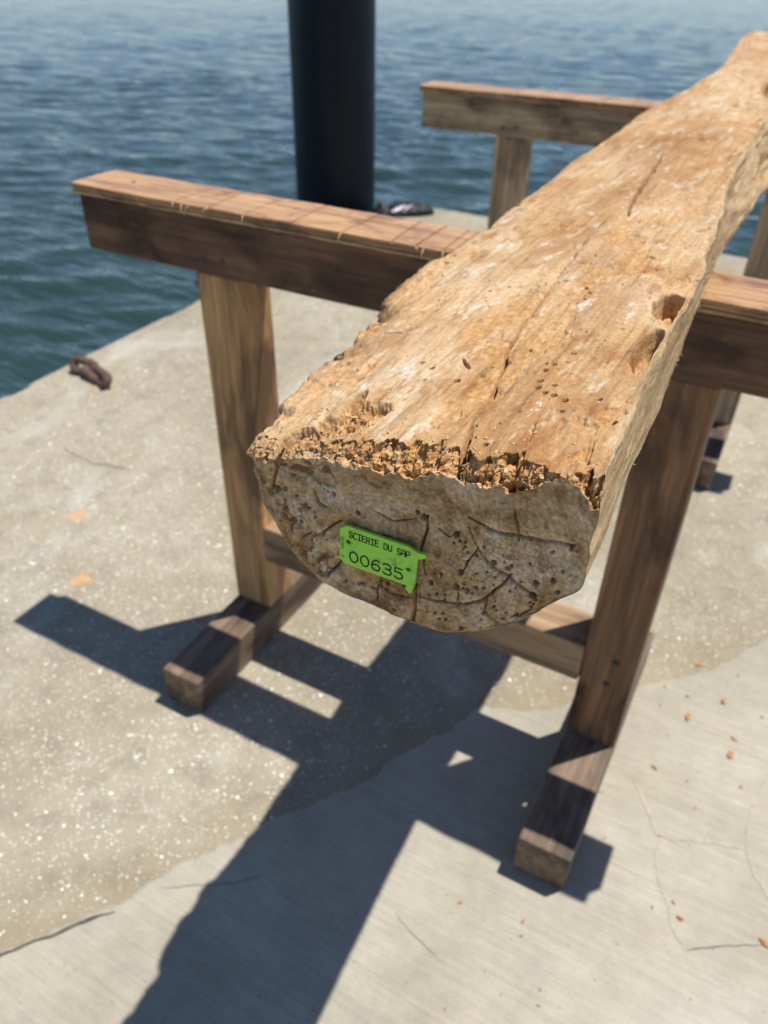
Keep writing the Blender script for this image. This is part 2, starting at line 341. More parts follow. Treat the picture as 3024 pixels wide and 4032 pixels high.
# ------------------------------------------------------------------ water
CX, CY = 0.8876, -0.9791
def build_water():
    zw = -0.45
    r = np.concatenate([np.geomspace(2.3, 14, 270), np.geomspace(14, 70, 140)[1:], np.geomspace(70, 5000, 24)[1:]])
    a_f = np.linspace(math.radians(62), math.radians(176), 520)
    a_c = np.linspace(math.radians(176), math.radians(62+360), 60)[1:-1]
    a = np.concatenate([a_f, a_c])
    A, R = np.meshgrid(a, r)
    x = CX + R*np.cos(A); y = CY + R*np.sin(A)
    dr = np.gradient(r)[:, None]*np.ones_like(A)
    g = np.random.default_rng(3); z = np.zeros_like(x)
    hx = np.zeros_like(x); hy = np.zeros_like(x)
    wind = math.radians(118)
    for i in range(100):
        lam = math.exp(g.uniform(math.log(0.13), math.log(0.95)))
        th = wind + g.normal(0, 0.36); k = 2*math.pi/lam
        amp = 0.0021*lam**0.95*g.uniform(0.5, 1.5)
        att = np.clip((lam/(2.2*dr))-0.6, 0, 1)
        ph = k*(x*math.cos(th)+y*math.sin(th)) + g.uniform(0, 6.28)
        z += att*amp*np.sin(ph); q = att*amp*0.9*np.cos(ph)
        hx += q*math.cos(th); hy += q*math.sin(th)
    patch = 0.55+0.75*np.clip(0.5+0.9*fbm(x*0.35, y*0.35, x*0, 3, 5), 0, 1)
    V = np.stack([x-hx*patch, y-hy*patch, zw+z*patch], -1).reshape(-1, 3)
    nr, na = len(r), len(a)
    i = np.arange(nr-1)[:, None]; j = np.arange(na)[None, :]; jn = (j+1) % na
    F = np.stack([i*na+j, (i+1)*na+j, (i+1)*na+jn, i*na+jn], -1).reshape(-1, 4)
    me = mesh_np('water', V, F)
    o = link('water', me, MAT_WATER); tag(o, kind='structure', label='rippled blue green harbour water around the concrete dock')
build_water()

# ------------------------------------------------------------------ dock slab with worn edges
DX0, DX1, DY0, DY1 = -1.385, 7.0, -9.0, 3.385
def build_dock():
    ys = np.concatenate([np.linspace(DY0, -0.5, 30)[:-1], np.linspace(-0.5, DY1-0.03, 330)])
    xs = np.concatenate([np.linspace(DX0+0.03, 1.6, 240)[:-1], np.linspace(1.6, DX1, 20)])
    prof = [(0.028, 0.0), (0.014, -0.003), (0.005, -0.010), (0.0, -0.024), (0.0, -0.12), (0.0, -0.9)]   # inset from edge, z
    # outline walked from near left, along the left edge, round the corner, along the far edge
    out = []
    for yv in ys: out.append((DX0, yv, 1, 0))
    for t in np.linspace(0, math.pi/2, 7)[1:-1]:
        out.append((DX0+0.03-0.03*math.cos(t), DY1-0.03+0.03*math.sin(t), math.cos(t), -math.sin(t)))
    for xv in xs: out.append((xv, DY1, 0, -1))
    out = np.array(out); n = len(out)
    s = np.cumsum(np.r_[0, np.hypot(np.diff(out[:, 0]), np.diff(out[:, 1]))])
    wob = 0.002*fbm(s*3, s*0, s*0, 3, 11) + 0.0022*fbm(s*22, s*0, s*0, 3, 21)
    chipm = np.maximum(0, fbm(s*9, s*0, s*0, 3, 31)-0.26)*0.03
    V = []; rows = []
    for k, (ins, z) in enumerate(prof):
        wk = wob + chipm*(1.0 if k < 4 else 0.0) + ins
        row = np.stack([out[:, 0]+out[:, 2]*wk, out[:, 1]+out[:, 3]*wk, np.full(n, z) - (chipm*0.4 if 0 < k < 4 else 0)], -1)
        rows.append(row)
    V = np.concatenate(rows); F = []
    for k in range(len(prof)-1):
        for i in range(n-1): F.append((k*n+i, k*n+i+1, (k+1)*n+i+1, (k+1)*n+i))
    bm = bmesh.new()
    vs_ = [bm.verts.new(v) for v in V]
    for f in F: bm.faces.new([vs_[q] for q in f])
    c = bm.verts.new((DX1, DY0, 0))
    bm.faces.new([c] + [vs_[i] for i in range(n-1, -1, -1)])
    bmesh.ops.recalc_face_normals(bm, faces=bm.faces)
    top = [f for f in bm.faces if len(f.verts) > 4][0]
    if top.normal.z < 0: bmesh.ops.reverse_faces(bm, faces=bm.faces)
    bmesh.ops.triangulate(bm, faces=[top])
    me = bpy.data.meshes.new('dock'); bm.to_mesh(me); bm.free()
    o = link('dock', me, MAT_AGG); tag(o, kind='structure', label='sunlit concrete dock slab with exposed shell aggregate')
    return o
dock = build_dock()

JOINT = [(-0.25, -1.5), (0.02, -0.92), (0.101, -0.775), (0.150, -0.700), (0.205, -0.628), (0.275, -0.500), (0.352, -0.385), (0.455, -0.215), (0.545, -0.035), (0.575, 0.045),
         (0.64, 0.075), (0.70, 0.10), (0.78, 0.185), (0.851, 0.262), (0.95, 0.37), (1.074, 0.545), (1.3, 0.85), (1.9, 1.5), (3.2, 2.3)]
def build_patch():
    P = np.array(JOINT); seg = np.r_[0, np.cumsum(np.hypot(*np.diff(P, axis=0).T))]
    s = np.arange(0, seg[-1], 0.004); x = np.interp(s, seg, P[:, 0]); y = np.interp(s, seg, P[:, 1])
    tx = np.gradient(x, s); ty = np.gradient(y, s); l = np.hypot(tx, ty); nx, ny = -ty/l, tx/l
    w = 0.016*fbm(s*9, s*0, s*0, 4, 41) + 0.006*fbm(s*60, s*0, s*0, 3, 42)
    x = x+nx*w; y = y+ny*w
    bm = bmesh.new(); a = []; b = []
    for i in range(len(x)):
        a.append(bm.verts.new((x[i]-nx[i]*0.006, y[i]-ny[i]*0.006, 0.0048))); b.append(bm.verts.new((x[i]+nx[i]*0.001, y[i]+ny[i]*0.001, 0.0004)))
    for i in range(len(x)-1): bm.faces.new((b[i], b[i+1], a[i+1], a[i]))
    tail = [bm.verts.new((6.5, 2.3, 0.0048)), bm.verts.new((6.5, -8, 0.0048)), bm.verts.new((-0.25, -8, 0.0048))]
    big = bm.faces.new(a+tail)
    big.normal_update()
    if big.normal.z < 0: big.normal_flip()
    bmesh.ops.triangulate(bm, faces=[big])
    bmesh.ops.recalc_face_normals(bm, faces=bm.faces)
    me = bpy.data.meshes.new('concrete_overlay'); bm.to_mesh(me); bm.free()
    o = link('concrete_overlay', me, MAT_SMOOTH); tag(o, kind='structure', label='smooth broomed concrete overlay with a ragged edge')
    return o
overlay = build_patch()

def ribbon(name, pts, width, z, mat, parent, seed, taper=True):
    P = np.array(pts); seg = np.r_[0, np.cumsum(np.hypot(*np.diff(P, axis=0).T))]
    s = np.linspace(0, seg[-1], max(8, int(seg[-1]/0.004))); x = np.interp(s, seg, P[:, 0]); y = np.interp(s, seg, P[:, 1])
    tx = np.gradient(x, s); ty = np.gradient(y, s); l = np.hypot(tx, ty)+1e-9; nx, ny = -ty/l, tx/l
    w = 0.006*fbm(s*25, s*0, s*0, 3, seed); x += nx*w; y += ny*w
    hw = width*0.5*(1+0.8*fbm(s*40, s*0+5, s*0, 3, seed+3)); hw = np.maximum(hw, width*0.12)
    if taper: hw *= np.minimum(1, np.minimum(s, seg[-1]-s)/0.02+0.1)
    V = np.concatenate([np.stack([x+nx*hw, y+ny*hw, np.full_like(x, z)], -1), np.stack([x-nx*hw, y-ny*hw, np.full_like(x, z)], -1)])
    n = len(x); F = [(i, n+i, n+i+1, i+1) for i in range(n-1)]
    return link(name, mesh_np(name, V, F, False), mat, parent)
for k, (pts, wd, mt) in enumerate([
    ([(0.899, 0.029), (0.928, -0.017), (0.965, -0.07)], 0.006, MAT_VEIN),
    ([(0.965, -0.07), (0.988, -0.064), (1.042, -0.034), (1.072, -0.025), (1.104, -0.017)], 0.006, MAT_VEIN),
    ([(1.104, -0.017), (1.103, 0.069), (1.12, 0.158), (1.16, 0.25)], 0.005, MAT_VEIN),
    ([(0.965, -0.07), (0.971, -0.116), (1.003, -0.189), (1.04, -0.244)], 0.004, MAT_VEIN),
    ([(1.104, -0.017), (1.123, -0.06), (1.149, -0.091), (1.2, -0.14)], 0.005, MAT_VEIN),
    ([(1.04, -0.244), (1.09, -0.21), (1.159, -0.17), (1.22, -0.16)], 0.0012, MAT_CRACK),
    ([(0.26, -0.57), (0.31, -0.53), (0.36, -0.50), (0.40, -0.46)], 0.0009, MAT_CRACK),
    ([(0.62, -0.41), (0.66, -0.43), (0.71, -0.44)], 0.0008, MAT_CRACK)]):
    ribbon('crack_line', pts, wd, 0.0056, mt, overlay, 50+k)
ribbon('crack_line', [(0.095, -0.800), (0.120, -0.768), (0.147, -0.727), (0.179, -0.683), (0.210, -0.647), (0.225, -0.630)], 0.006, 0.0066, MAT_CRACK, overlay, 71)
ribbon('crack_line', [(-0.95, 0.35), (-0.80, 0.33), (-0.66, 0.36)], 0.0025, 0.0012, MAT_CRACK, dock, 72)

# ------------------------------------------------------------------ shell fragments bedded in the slab: nobody could count them
def in_overlay(x, y):
    P = np.array(JOINT); xj = np.interp(x, P[:, 0], P[:, 1], left=-9); return y < xj+0.015
def scatter_shells():
    g = np.random.default_rng(12)
    N = 64000
    x = g.uniform(-1.36, 1.75, N); y = g.uniform(-1.0, 3.0, N)
    dens = np.clip(0.30+1.3*(fbm(x*2.2, y*2.2, x*0, 3, 61)+0.18), 0.08, 1)
    keep = (~in_overlay(x, y)) & (g.random(N) < dens)
    x = x[keep]; y = y[keep]; n = len(x)
    size = np.clip(g.lognormal(math.log(0.0015), 0.48, n), 0.001, 0.0075)
    ang = g.uniform(0, 6.283, n); asp = g.uniform(0.5, 1.0, n)
    tx = g.normal(0, 0.28, n); ty = g.normal(0, 0.28, n)
    k = 6; V = np.zeros((n, k+1, 3)); rad = g.uniform(0.75, 1.2, (n, k))
    for i in range(k):
        t = i*2*math.pi/k; u = np.cos(t)*rad[:, i]*size; v = np.sin(t)*rad[:, i]*size*asp
        V[:, i, 0] = u*np.cos(ang)-v*np.sin(ang); V[:, i, 1] = u*np.sin(ang)+v*np.cos(ang)
        V[:, i, 2] = -0.0004
    V[:, k, 2] = size*g.uniform(0.25, 0.6, n)
    V[:, k, 0] += size*0.25*g.normal(0, 1, n)*0.5
    V[:, :, 2] += V[:, :, 0]*tx[:, None]*0.5 + V[:, :, 1]*ty[:, None]*0.5
    V[:, :, 0] += x[:, None]; V[:, :, 1] += y[:, None]; V[:, :, 2] += 0.0006
    base = (np.arange(n)*(k+1))[:, None]
    F = np.concatenate([np.stack([base[:, 0]+i, base[:, 0]+(i+1) % k, base[:, 0]+k], -1) for i in range(k)])
    o = link('shell_fragments', mesh_np('shell_fragments', V.reshape(-1, 3), F, True), MAT_SHELL)
    tag(o, 'tiny white shell fragments bedded in the rough grey concrete', 'shell aggregate', kind='stuff')
scatter_shells()

# ------------------------------------------------------------------ trestles
W = 0.089
def lumber_mesh(name, L, a, b, seed, nx=None, bev=0.0045):
    bm = bmesh.new(); bmesh.ops.create_cube(bm, size=1.0)
    for v in bm.verts: v.co = Vector((v.co.x*L, v.co.y*a, v.co.z*b))
    bmesh.ops.bevel(bm, geom=list(bm.edges), offset=bev, segments=3, profile=0.55, affect='EDGES')
    n = nx or max(3, int(L/0.05))
    for i in range(1, n):
        xx = -L/2+bev+(L-2*bev)*i/n
        bmesh.ops.bisect_plane(bm, geom=list(bm.verts)+list(bm.edges)+list(bm.faces), plane_co=(xx, 0, 0), plane_no=(1, 0, 0))
    co = np.array([v.co[:] for v in bm.verts])
    d = 0.0010*np.stack([fbm(co[:, 0]*9, co[:, 1]*20, co[:, 2]*20, 3, seed+s) for s in (1, 2, 3)], -1)
    for v, q in zip(bm.verts, d): v.co += Vector(q)
    for f in bm.faces: f.smooth = False
    me = bpy.data.meshes.new(name); bm.to_mesh(me); bm.free(); return me

ROT = {'x': (0, 0, 0), 'y': (0, 0, math.pi/2), 'z': (0, -math.pi/2, 0)}
def lumber(name, L, a, b, loc, axis, parent, col, seed):
    o = link(name, lumber_mesh(name, L, a, b, seed), MAT_LUMBER, parent, loc, ROT[axis]); o.color = (*col, 1)
    return o

HF, HL, HB, HC = 0.089, 0.8208, 0.0935, 0.0185
XR = 0.7574; YF = -0.247
XA, XB = -0.240, 1.092
ZT = HL+HB+HC
def ply_mesh(name, x0, x1, y0, y1, z0, z1, kerfs=(), seed=0):
    # extruded along y; kerfs are shallow saw cuts across the top
    xs = list(np.linspace(x0, x1, 60)); pts = [(x, z1) for x in xs]
    for (kx, kw, kd, sk) in kerfs:
        pts = [p for p in pts if abs(p[0]-kx) > kw]
        pts += [(kx-kw*0.5, z1), (kx-kw*0.42, z1-kd), (kx+kw*0.42, z1-kd), (kx+kw*0.5, z1)]
    pts.sort(key=lambda p: p[0]); n = len(pts)
    skew = lambda x: next((sk for (kx, kw, kd, sk) in kerfs if abs(x-kx) <= kw*0.51), 0.0)
    ysn = np.linspace(y0, y1, 7); m = len(ysn)
    V = []; 
    for j, yv in enumerate(ysn):
        for (x, z) in pts:
            zz = z - (0.0012 if j in (0, m-1) else 0); V.append((x+skew(x)*(yv-y0)/(y1-y0), yv + (0.0012*math.sin(x*61+seed) if j in (0, m-1) else 0), zz))
    for j, yv in enumerate((y0, y1)):
        for (x, z) in pts: V.append((x, yv + 0.0012*math.sin(x*61+seed), z0))
    F = []
    for j in range(m-1):
        for i in range(n-1): F.append((j*n+i, j*n+i+1, (j+1)*n+i+1, (j+1)*n+i))
    b0 = m*n; b1 = b0+n
    for i in range(n-1):
        F.append((b0+i, b0+i+1, i+1, i)); F.append(((m-1)*n+i, (m-1)*n+i+1, b1+i+1, b1+i)); F.append((b1+i, b1+i+1, b0+i+1, b0+i))
    me = bpy.data.meshes.new(name)
    ends = [[j*n for j in range(m)] + [b1, b0], ([j*n+n-1 for j in range(m)] + [b1+n-1, b0+n-1])[::-1]]
    me.from_pydata(V, [], F+ends); me.update(); return me

def cyl_mesh(name, r, h, seg=16, cham=0.0):
    bm = bmesh.new(); bmesh.ops.create_cone(bm, cap_ends=True, segments=seg, radius1=r, radius2=r-cham, depth=h)
    me = bpy.data.meshes.new(name); bm.to_mesh(me); bm.free(); return me

def curl_mesh(name, seed, L=0.012, r=0.0007):
    g = np.random.default_rng(seed); n = 7; k = 5; V = []; F = []
    th = g.uniform(-0.6, 0.6); cur = g.uniform(0.5, 1.8)
    p = np.array([0., 0, 0]); ang = g.uniform(-0.3, 0.6)
    for i in range(n):
        rr = r*(1-0.75*i/(n-1))
        d = np.array([math.sin(th)*math.cos(ang), -math.cos(th)*math.cos(ang), -math.sin(ang)])
        a = np.cross(d, [0.3, 0.2, 1]); a /= np.linalg.norm(a); b = np.cross(d, a)
        for q in range(k): V.append(p+rr*(a*math.cos(q*2*math.pi/k)+b*math.sin(q*2*math.pi/k)))
        p = p+d*L/(n-1); ang += cur/(n-1)
    for i in range(n-1):
        for q in range(k): F.append((i*k+q, i*k+(q+1) % k, (i+1)*k+(q+1) % k, (i+1)*k+q))
    me = bpy.data.meshes.new(name); me.from_pydata([tuple(v) for v in V], [], F); me.update(); return me

KERFS = [(-0.02, 0.0022, 0.0022, 0.004), (0.049, 0.0030, 0.0030, -0.006), (0.118, 0.0024, 0.0022, 0.003), (0.205, 0.0024, 0.0026, -0.004), (0.293, 0.0022, 0.0022, 0.005),
         (0.375, 0.0024, 0.0028, -0.006), (0.413, 0.0034, 0.0034, -0.002), (0.454, 0.0024, 0.0026, -0.006), (0.468, 0.0020, 0.0020, -0.004), (0.51, 0.0024, 0.0026, 0.004), (0.95, 0.0024, 0.0022, 0.0)]
def build_trestle():
    t = empty('trestle')
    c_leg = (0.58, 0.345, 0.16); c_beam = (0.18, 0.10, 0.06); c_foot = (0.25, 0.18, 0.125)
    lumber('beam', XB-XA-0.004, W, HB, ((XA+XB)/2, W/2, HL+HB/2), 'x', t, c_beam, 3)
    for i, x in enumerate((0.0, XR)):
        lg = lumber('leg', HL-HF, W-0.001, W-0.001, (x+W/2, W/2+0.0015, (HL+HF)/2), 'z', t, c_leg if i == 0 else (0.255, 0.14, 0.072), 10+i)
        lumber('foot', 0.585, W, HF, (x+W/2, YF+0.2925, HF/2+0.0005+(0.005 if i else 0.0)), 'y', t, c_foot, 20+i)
    lumber('stretcher', XR-W, 0.0865, 0.0865, ((XR+W)/2, W/2+0.0005, 0.2685), 'x', t, (0.35, 0.24, 0.145), 30)
    for k, (sx, sz) in enumerate(((XR+0.055, 0.300), (XR+0.049, 0.245))):
        b = link('bolt', cyl_mesh('bolt', 0.006, 0.004, 14, 0.0015), MAT_BOLT, t, (sx, -0.001, sz), (math.pi/2, 0, 0))
    for sx, sz in ((0.022, HL+0.022), (0.062, HL+0.026), (XR+0.03, HL+0.02)):
        link('bolt', cyl_mesh('bolt', 0.0055, 0.003, 12, 0.001), MAT_BOLT, t, (sx, -0.0005, sz), (math.pi/2, 0, 0))
    z0 = HL+HB+0.0006; th = (ZT-z0)/3
    x0, x1, y0, y1 = XA-0.006, XB+0.004, -0.0060, 0.1035
    cap = empty('cap'); cap.parent = t; cap.location = (0, 0, 0)
    link('veneer', ply_mesh('veneer', x0, x1, y0+0.0012, y1-0.001, z0, z0+th-0.0003, (), 1), MAT_PLY_LOW, cap)
    link('veneer', ply_mesh('veneer', x0+0.001, x1-0.002, y0+0.0018, y1-0.002, z0+th-0.0001, z0+2*th-0.0003, (), 2), MAT_PLY_MID, cap)
    top = link('veneer', ply_mesh('veneer', x0, x1, y0, y1, z0+2*th-0.0001, ZT, KERFS, 3), MAT_PLY_TOP, cap)
    link('screw', cyl_mesh('screw', 0.0045, 0.001, 12, 0.0005), MAT_BOLT, cap, (-0.155, 0.05, ZT+0.0002))
    for k, kx in enumerate((-0.020, -0.004, 0.012, 0.049, 0.118, 0.293, 0.413, 0.425, 0.454, 0.455)):
        link('splinter', curl_mesh('splinter', 100+k, 0.012+0.004*(k % 3), 0.0011), MAT_SPLINTER, cap, (kx, y0+0.001, ZT-0.0025))
    return t

def copy_tree(o, parent=None):
    c = o.copy(); COL.objects.link(c)
    if parent is not None: c.parent = parent
    for ch in list(o.children): copy_tree(ch, c)
    return c

trestle = build_trestle()
tag(trestle, 'brown timber trestle in front, its crossbeam capped with saw-scored plywood', 'trestle', 'timber trestles carrying the log')
trestle2 = copy_tree(trestle)
trestle2.location = (-0.0014, 1.339, 0); trestle2.rotation_euler = (0, 0, 0.0095)
trestle2['label'] = 'paler timber trestle farther back near the dock edge, behind the front one'
for ch in trestle2.children:
    n = ch.name.split('.')[0]
    if n == 'beam': ch.color = (0.50, 0.39, 0.24, 1)
    elif n == 'leg': ch.color = (0.50, 0.38, 0.235, 1)

# ------------------------------------------------------------------ the log
YE, YB = -0.642, 2.25
def curve(ks):
    a = np.array(ks); 
    return lambda y: np.interp(y, a[:, 0], a[:, 1])
fxL = curve([(-.645, .606), (-.55, .592), (-.465, .581), (-.27, .563), (-.15, .565), (.05, .556), (.24, .549), (.6, .563), (.92, .588), (1.1, .592), (1.32, .586), (1.6, .557), (2.02, .522), (2.3, .53)])
fzL = curve([(-.645, 1.004), (-.4, 1.010), (.24, 1.012), (.6, 1.030), (.92, 1.040), (2.3, 1.045)])
fxR = curve([(-.645, .834), (-.53, .8235), (-.367, .8205), (-.287, .819), (-.222, .811), (-.134, .806), (.072, .784), (.30, .777), (.77, .766), (1.5, .757), (2.3, .748)])
fzR = curve([(-.645, 1.054), (-.5, 1.052), (.0, 1.05), (.8, 1.052), (2.3, 1.055)])
fxB = curve([(-.645, .834), (-.4, .8215), (-.2, .812), (-.05, .803), (.10, .800), (.3, .806), (.55, .806), (1.0, .80), (2.3, .785)])
fzB = curve([(-.645, .982), (-.3, .975), (0, .972), (2.3, .985)])
fzb = curve([(-.645, .906), (-.4, .915), (-.12, .9335), (2.3, .9335)])
LOW = [(0.94, 0.60), (0.86, 0.355), (0.755, 0.150), (0.645, 0.012), (0.55, 0.0), (0.34, 0.028), (0.237, 0.082), (0.14, 0.244), (0.085, 0.48), (0.033, 0.56), (-0.004, 0.80)]
NT, NR, NB = 420, 66, 300
def build_log():
    ys = np.concatenate([np.linspace(YE, YE+0.036, 84)[:-1], np.linspace(YE+0.036, -0.25, 560)[:-1], np.linspace(-0.25, 0.2, 150)[:-1], np.linspace(0.2, YB, 200)])
    nj = len(ys); ns = NT+NR+NB
    P = np.zeros((nj, ns, 3))
    xL, zL, xR, zR, xB, zB, zb = [f(ys)[:, None] for f in (fxL, fzL, fxR, fzR, fxB, fzB, fzb)]
    sm = lambda a: np.apply_along_axis(lambda v: np.convolve(np.pad(v, 12, mode='edge'), np.ones(25)/25, 'valid'), 0, a)
    xL, zL, xR, zR, xB, zB, zb = map(sm, (xL, zL, xR, zR, xB, zB, zb))
    t = (np.arange(NT)/NT)[None, :]
    P[:, :NT, 0] = xL+(xR-xL)*t; P[:, :NT, 2] = zL+(zR-zL)*t + 0.004*np.sin(np.pi*t)
    t = (np.arange(NR)/NR)[None, :]
    P[:, NT:NT+NR, 0] = xR+(xB-xR)*t; P[:, NT:NT+NR, 2] = zR+(zB-zR)*t
    lu = np.array([1.0]+[q[0] for q in LOW]+[0.0]); lv = np.array([np.nan]+[q[1] for q in LOW]+[1.0])
    dl = np.r_[0, np.cumsum(np.hypot(np.diff(lu)*2.2, np.diff(np.r_[0.7, lv[1:]])))]
    tq = np.linspace(0, dl[-1], NB, endpoint=False)
    uu = np.interp(tq, dl, lu)[None, :]; v0 = np.interp(tq, dl, np.r_[0.0, lv[1:]])[None, :]; w0 = np.interp(tq, dl, np.r_[1.0, np.zeros(len(lv)-1)])[None, :]
    P[:, NT+NR:, 0] = xL+(xB-xL)*uu
    P[:, NT+NR:, 2] = zb+(zL-zb)*v0 + (zB-zb)*w0
    P[:, :, 1] = ys[:, None]
    for _ in range(5):
        P[:, :, [0, 2]] = 0.25*np.roll(P, 1, 1)[:, :, [0, 2]]+0.5*P[:, :, [0, 2]]+0.25*np.roll(P, -1, 1)[:, :, [0, 2]]
    # end face rings
    NRG = 190
    cx, cz = 0.722, 0.968
    B = P[0]
    rr = np.linspace(1, 0, NRG+1)[1:]
    C = np.zeros((NRG, ns, 3))
    C[:, :, 0] = cx+(B[None, :, 0]-cx)*rr[:, None]; C[:, :, 2] = cz+(B[None, :, 2]-cz)*rr[:, None]; C[:, :, 1] = YE
    # back end
    du = np.roll(P, -1, 1)-np.roll(P, 1, 1); dv = np.gradient(P, axis=0)
    N = np.cross(dv, du); N /= np.linalg.norm(N, axis=2, keepdims=True)+1e-12
    cen = P.mean(1, keepdims=True)
    N *= np.sign(((P-cen)*N).sum(2, keepdims=True)+1e-9)
    idx = np.arange(ns)[None, :]*np.ones((nj, 1))
    topm = (idx < NT).astype(float)
    X, Y, Z = P[..., 0].copy(), P[..., 1].copy(), P[..., 2].copy()
    tl = np.where(idx < NT, idx/NT, np.where(idx >= NT+NR, 0, 1))         # 0 at left edge .. 1 at right edge of the top
    side = ((idx >= NT-3) & (idx < NT+NR+30)).astype(float)
    lowm = (idx >= NT+NR).astype(float)
    crumb = np.zeros_like(X)
    disp = np.zeros_like(X)                                               # outward displacement
    # broad hewn undulation and fibre ridges
    disp += 0.0030*fbm(X*14, Y*6, Z*14, 3, 1)*1.0
    disp += topm*(0.0011*fbm(X*70, Y*14, Z*40, 4, 2) + 0.0006*fbm(X*260, Y*24, Z*100, 3, 3))
    disp += (1-topm)*(0.0022*fbm(X*60, Y*22, Z*60, 4, 4))
    # left edge: layered, broken
    le = np.exp(-np.where(idx < NT, idx/NT*0.23, (ns-idx)/NB*0.30)/0.016)
    nl = fbm(X*40, Y*17, Z*50, 5, 6, 0.6); near = 1-0.55*sstep(-0.3, 0.2, Y)
    frt = sstep(-0.25, -0.42, Y)*(0.35+0.65*sstep(YE, YE+0.04, Y)); disp += le*near*((0.003+0.006*frt)*nl - (0.005+0.011*frt)*sstep(0.0, 0.5, fbm(X*6, Y*(9+0*Y), Z*6, 5, 7, 0.65)))
    flank = np.exp(-(((ns-idx)/NB*0.30-0.012)/0.012)**2)*(idx > NT+NR)*sstep(-0.12, -0.3, Y)*sstep(YE+0.006, YE+0.045, Y)
    fl2 = sstep(-0.12, 0.30, fbm(X*8, Y*12, Z*14, 4, 17, 0.6)); disp += flank*fl2*(0.009+0.010*fbm(X*30, Y*30, Z*40, 5, 18, 0.65))
    bark = np.clip(flank*fl2*1.4, 0, 1)
    crumb = np.maximum(crumb, le*near*sstep(0.05, -0.3, nl)*0.8)
    # right edge chips
    re = np.exp(-np.abs(idx-NT)/NT*0.23/0.006)
    disp += re*0.0035*fbm(X*30, Y*55, Z*30, 4, 8)
    # far right side: knobbly ridges
    far = sstep(-0.05, 0.25, Y)
    sr = np.exp(-((idx-(NT+NR*0.7))/55.0)**2)
    disp += far*sr*(0.020*fbm(X*8, Y*6, Z*26, 3, 9) - 0.016*np.abs(fbm(X*14, Y*5, Z*40, 3, 10)))
    disp += far*topm*0.006*fbm(X*16, Y*5, Z*5, 3, 12)
    # long drying crack down the top, with its branch
    def groove(d, w, depth): return -depth*np.clip(1-d/w, 0, 1)**0.7
    jit = 0.0022*fbm(Y*38, Y*0, X*0, 4, 13)
    cr1 = [(.7565, -.6649), (.753, -.6423), (.7457, -.6093), (.7402, -.5714), (.7325, -.5285), (.7201, -.4792), (.7111, -.3997), (.7019, -.3007), (.6956, -.2011), (.6916, -.1287)]
    d, tt = polydist(X+jit, Y, cr1); wd = 0.0026*(1-0.45*tt)*(0.7+0.6*np.abs(fbm(Y*50, X*0, X*0, 2, 14)))
    gate = sstep(-0.35, -0.05, fbm(Y*16, X*0, X*0, 2, 15))*0.45+0.55
    disp += topm*groove(d, wd, 0.016)*gate; disp -= topm*0.0012*np.exp(-(d/0.005)**2)
    cr2 = [(.7089, -.1125), (.6968, .0095), (.6896, .0881), (.6768, .2273)]
    d, tt = polydist(X+jit*2, Y, cr2); disp += topm*groove(d, 0.0035*(0.4+0.6*np.sin(np.pi*tt)), 0.02)*sstep(0, 0.1, tt)*sstep(1, 0.85, tt)
    for pts, w, dp in (([(.783, -.640), (.781, -.60), (.775, -.555)], 0.0007, 0.004), ([(.819, -.63), (.8165, -.60)], 0.0006, 0.004), ([(.6953, -.5032), (.7071, -.518)], 0.0016, 0.006),
                       ([(.6086, -.4564), (.6249, -.4573), (.6305, -.445)], 0.003, 0.010), ([(.652, -.548), (.664, -.528)], 0.0016, 0.008), ([(.700, .31), (.735, .33)], 0.006, 0.012),
                       ([(.742, .75), (.732, .85), (.72, .93)], 0.010, 0.02), ([(.79, -.16), (.80, -.15)], 0.003, 0.008)):
        d, tt = polydist(X+jit*0.6, Y+jit*0.5, pts); disp += topm*groove(d, w*(0.5+np.sin(np.pi*np.clip(tt, 0, 1))*0.5), dp)
    # worm holes on top
    holes = [(.669, -.5139, 1.3), (.6808, -.5222, 1.1), (.6842, -.5409, .9), (.707, -.5388, 1.5), (.7195, -.5107, 1.2), (.6953, -.473, .9), (.7563, -.5029, 1), (.762, -.5028, 1), (.7593, -.5132, 1.3),
             (.7617, -.5299, 1.2), (.7636, -.54, 1.3), (.7726, -.5354, 1.1), (.7707, -.5471, 1.2), (.777, -.5493, 1.3), (.7854, -.5541, 1.3), (.7678, -.4795, 1.2), (.7363, -.4786, 1.1), (.6206, -.3826, 1),
             (.6702, -.346, 1), (.6579, -.3588, 1), (.7882, -.5687, .9), (.7599, -.6185, 1.3), (.7698, -.6323, 1.2), (.8207, -.5769, 1.3)]
    g = np.random.default_rng(9)
    for _ in range(46): holes.append((g.uniform(.60, .81), g.uniform(-.62, -.05), g.uniform(.45, .8)))
    for hx, hy, r in holes:
        m = (np.abs(Y-hy) < 0.004) & (np.abs(X-hx) < 0.004) & (topm > 0)
        if m.any():
            d = np.hypot(X[m]-hx, (Y[m]-hy)*0.85); disp[m] += -0.020*sstep(r*0.00175, r*0.00125, d)
    # two hollows against the right edge, leaving a thin rim
    def hollow(cxh, cyh, ra, rb, rot, depth, seed):
        c, s = math.cos(rot), math.sin(rot)
        dx = X-cxh; dy = Y-cyh; a = (c*dx+s*dy)/ra; b = (-s*dx+c*dy)/rb
        q = np.sqrt(a*a+b*b)+0.18*fbm(X*90, Y*60, X*0, 3, seed); m = sstep(1.0, 0.84, q)*topm
        rim = sstep(0.990, 0.972, tl)
        return -depth*m*rim*(0.75+0.35*fbm(X*160, Y*50, X*0, 3, seed+1)), m*rim
    for args in ((.8125, -.379, .0165, .036, 0.20, .026, 70), (.8165, -.470, .0120, .043, 0.10, .026, 75)):
        dd, mm = hollow(*args); disp += dd; crumb = np.maximum(crumb, mm*(0.55 if args[1] > -.42 else 0.25))
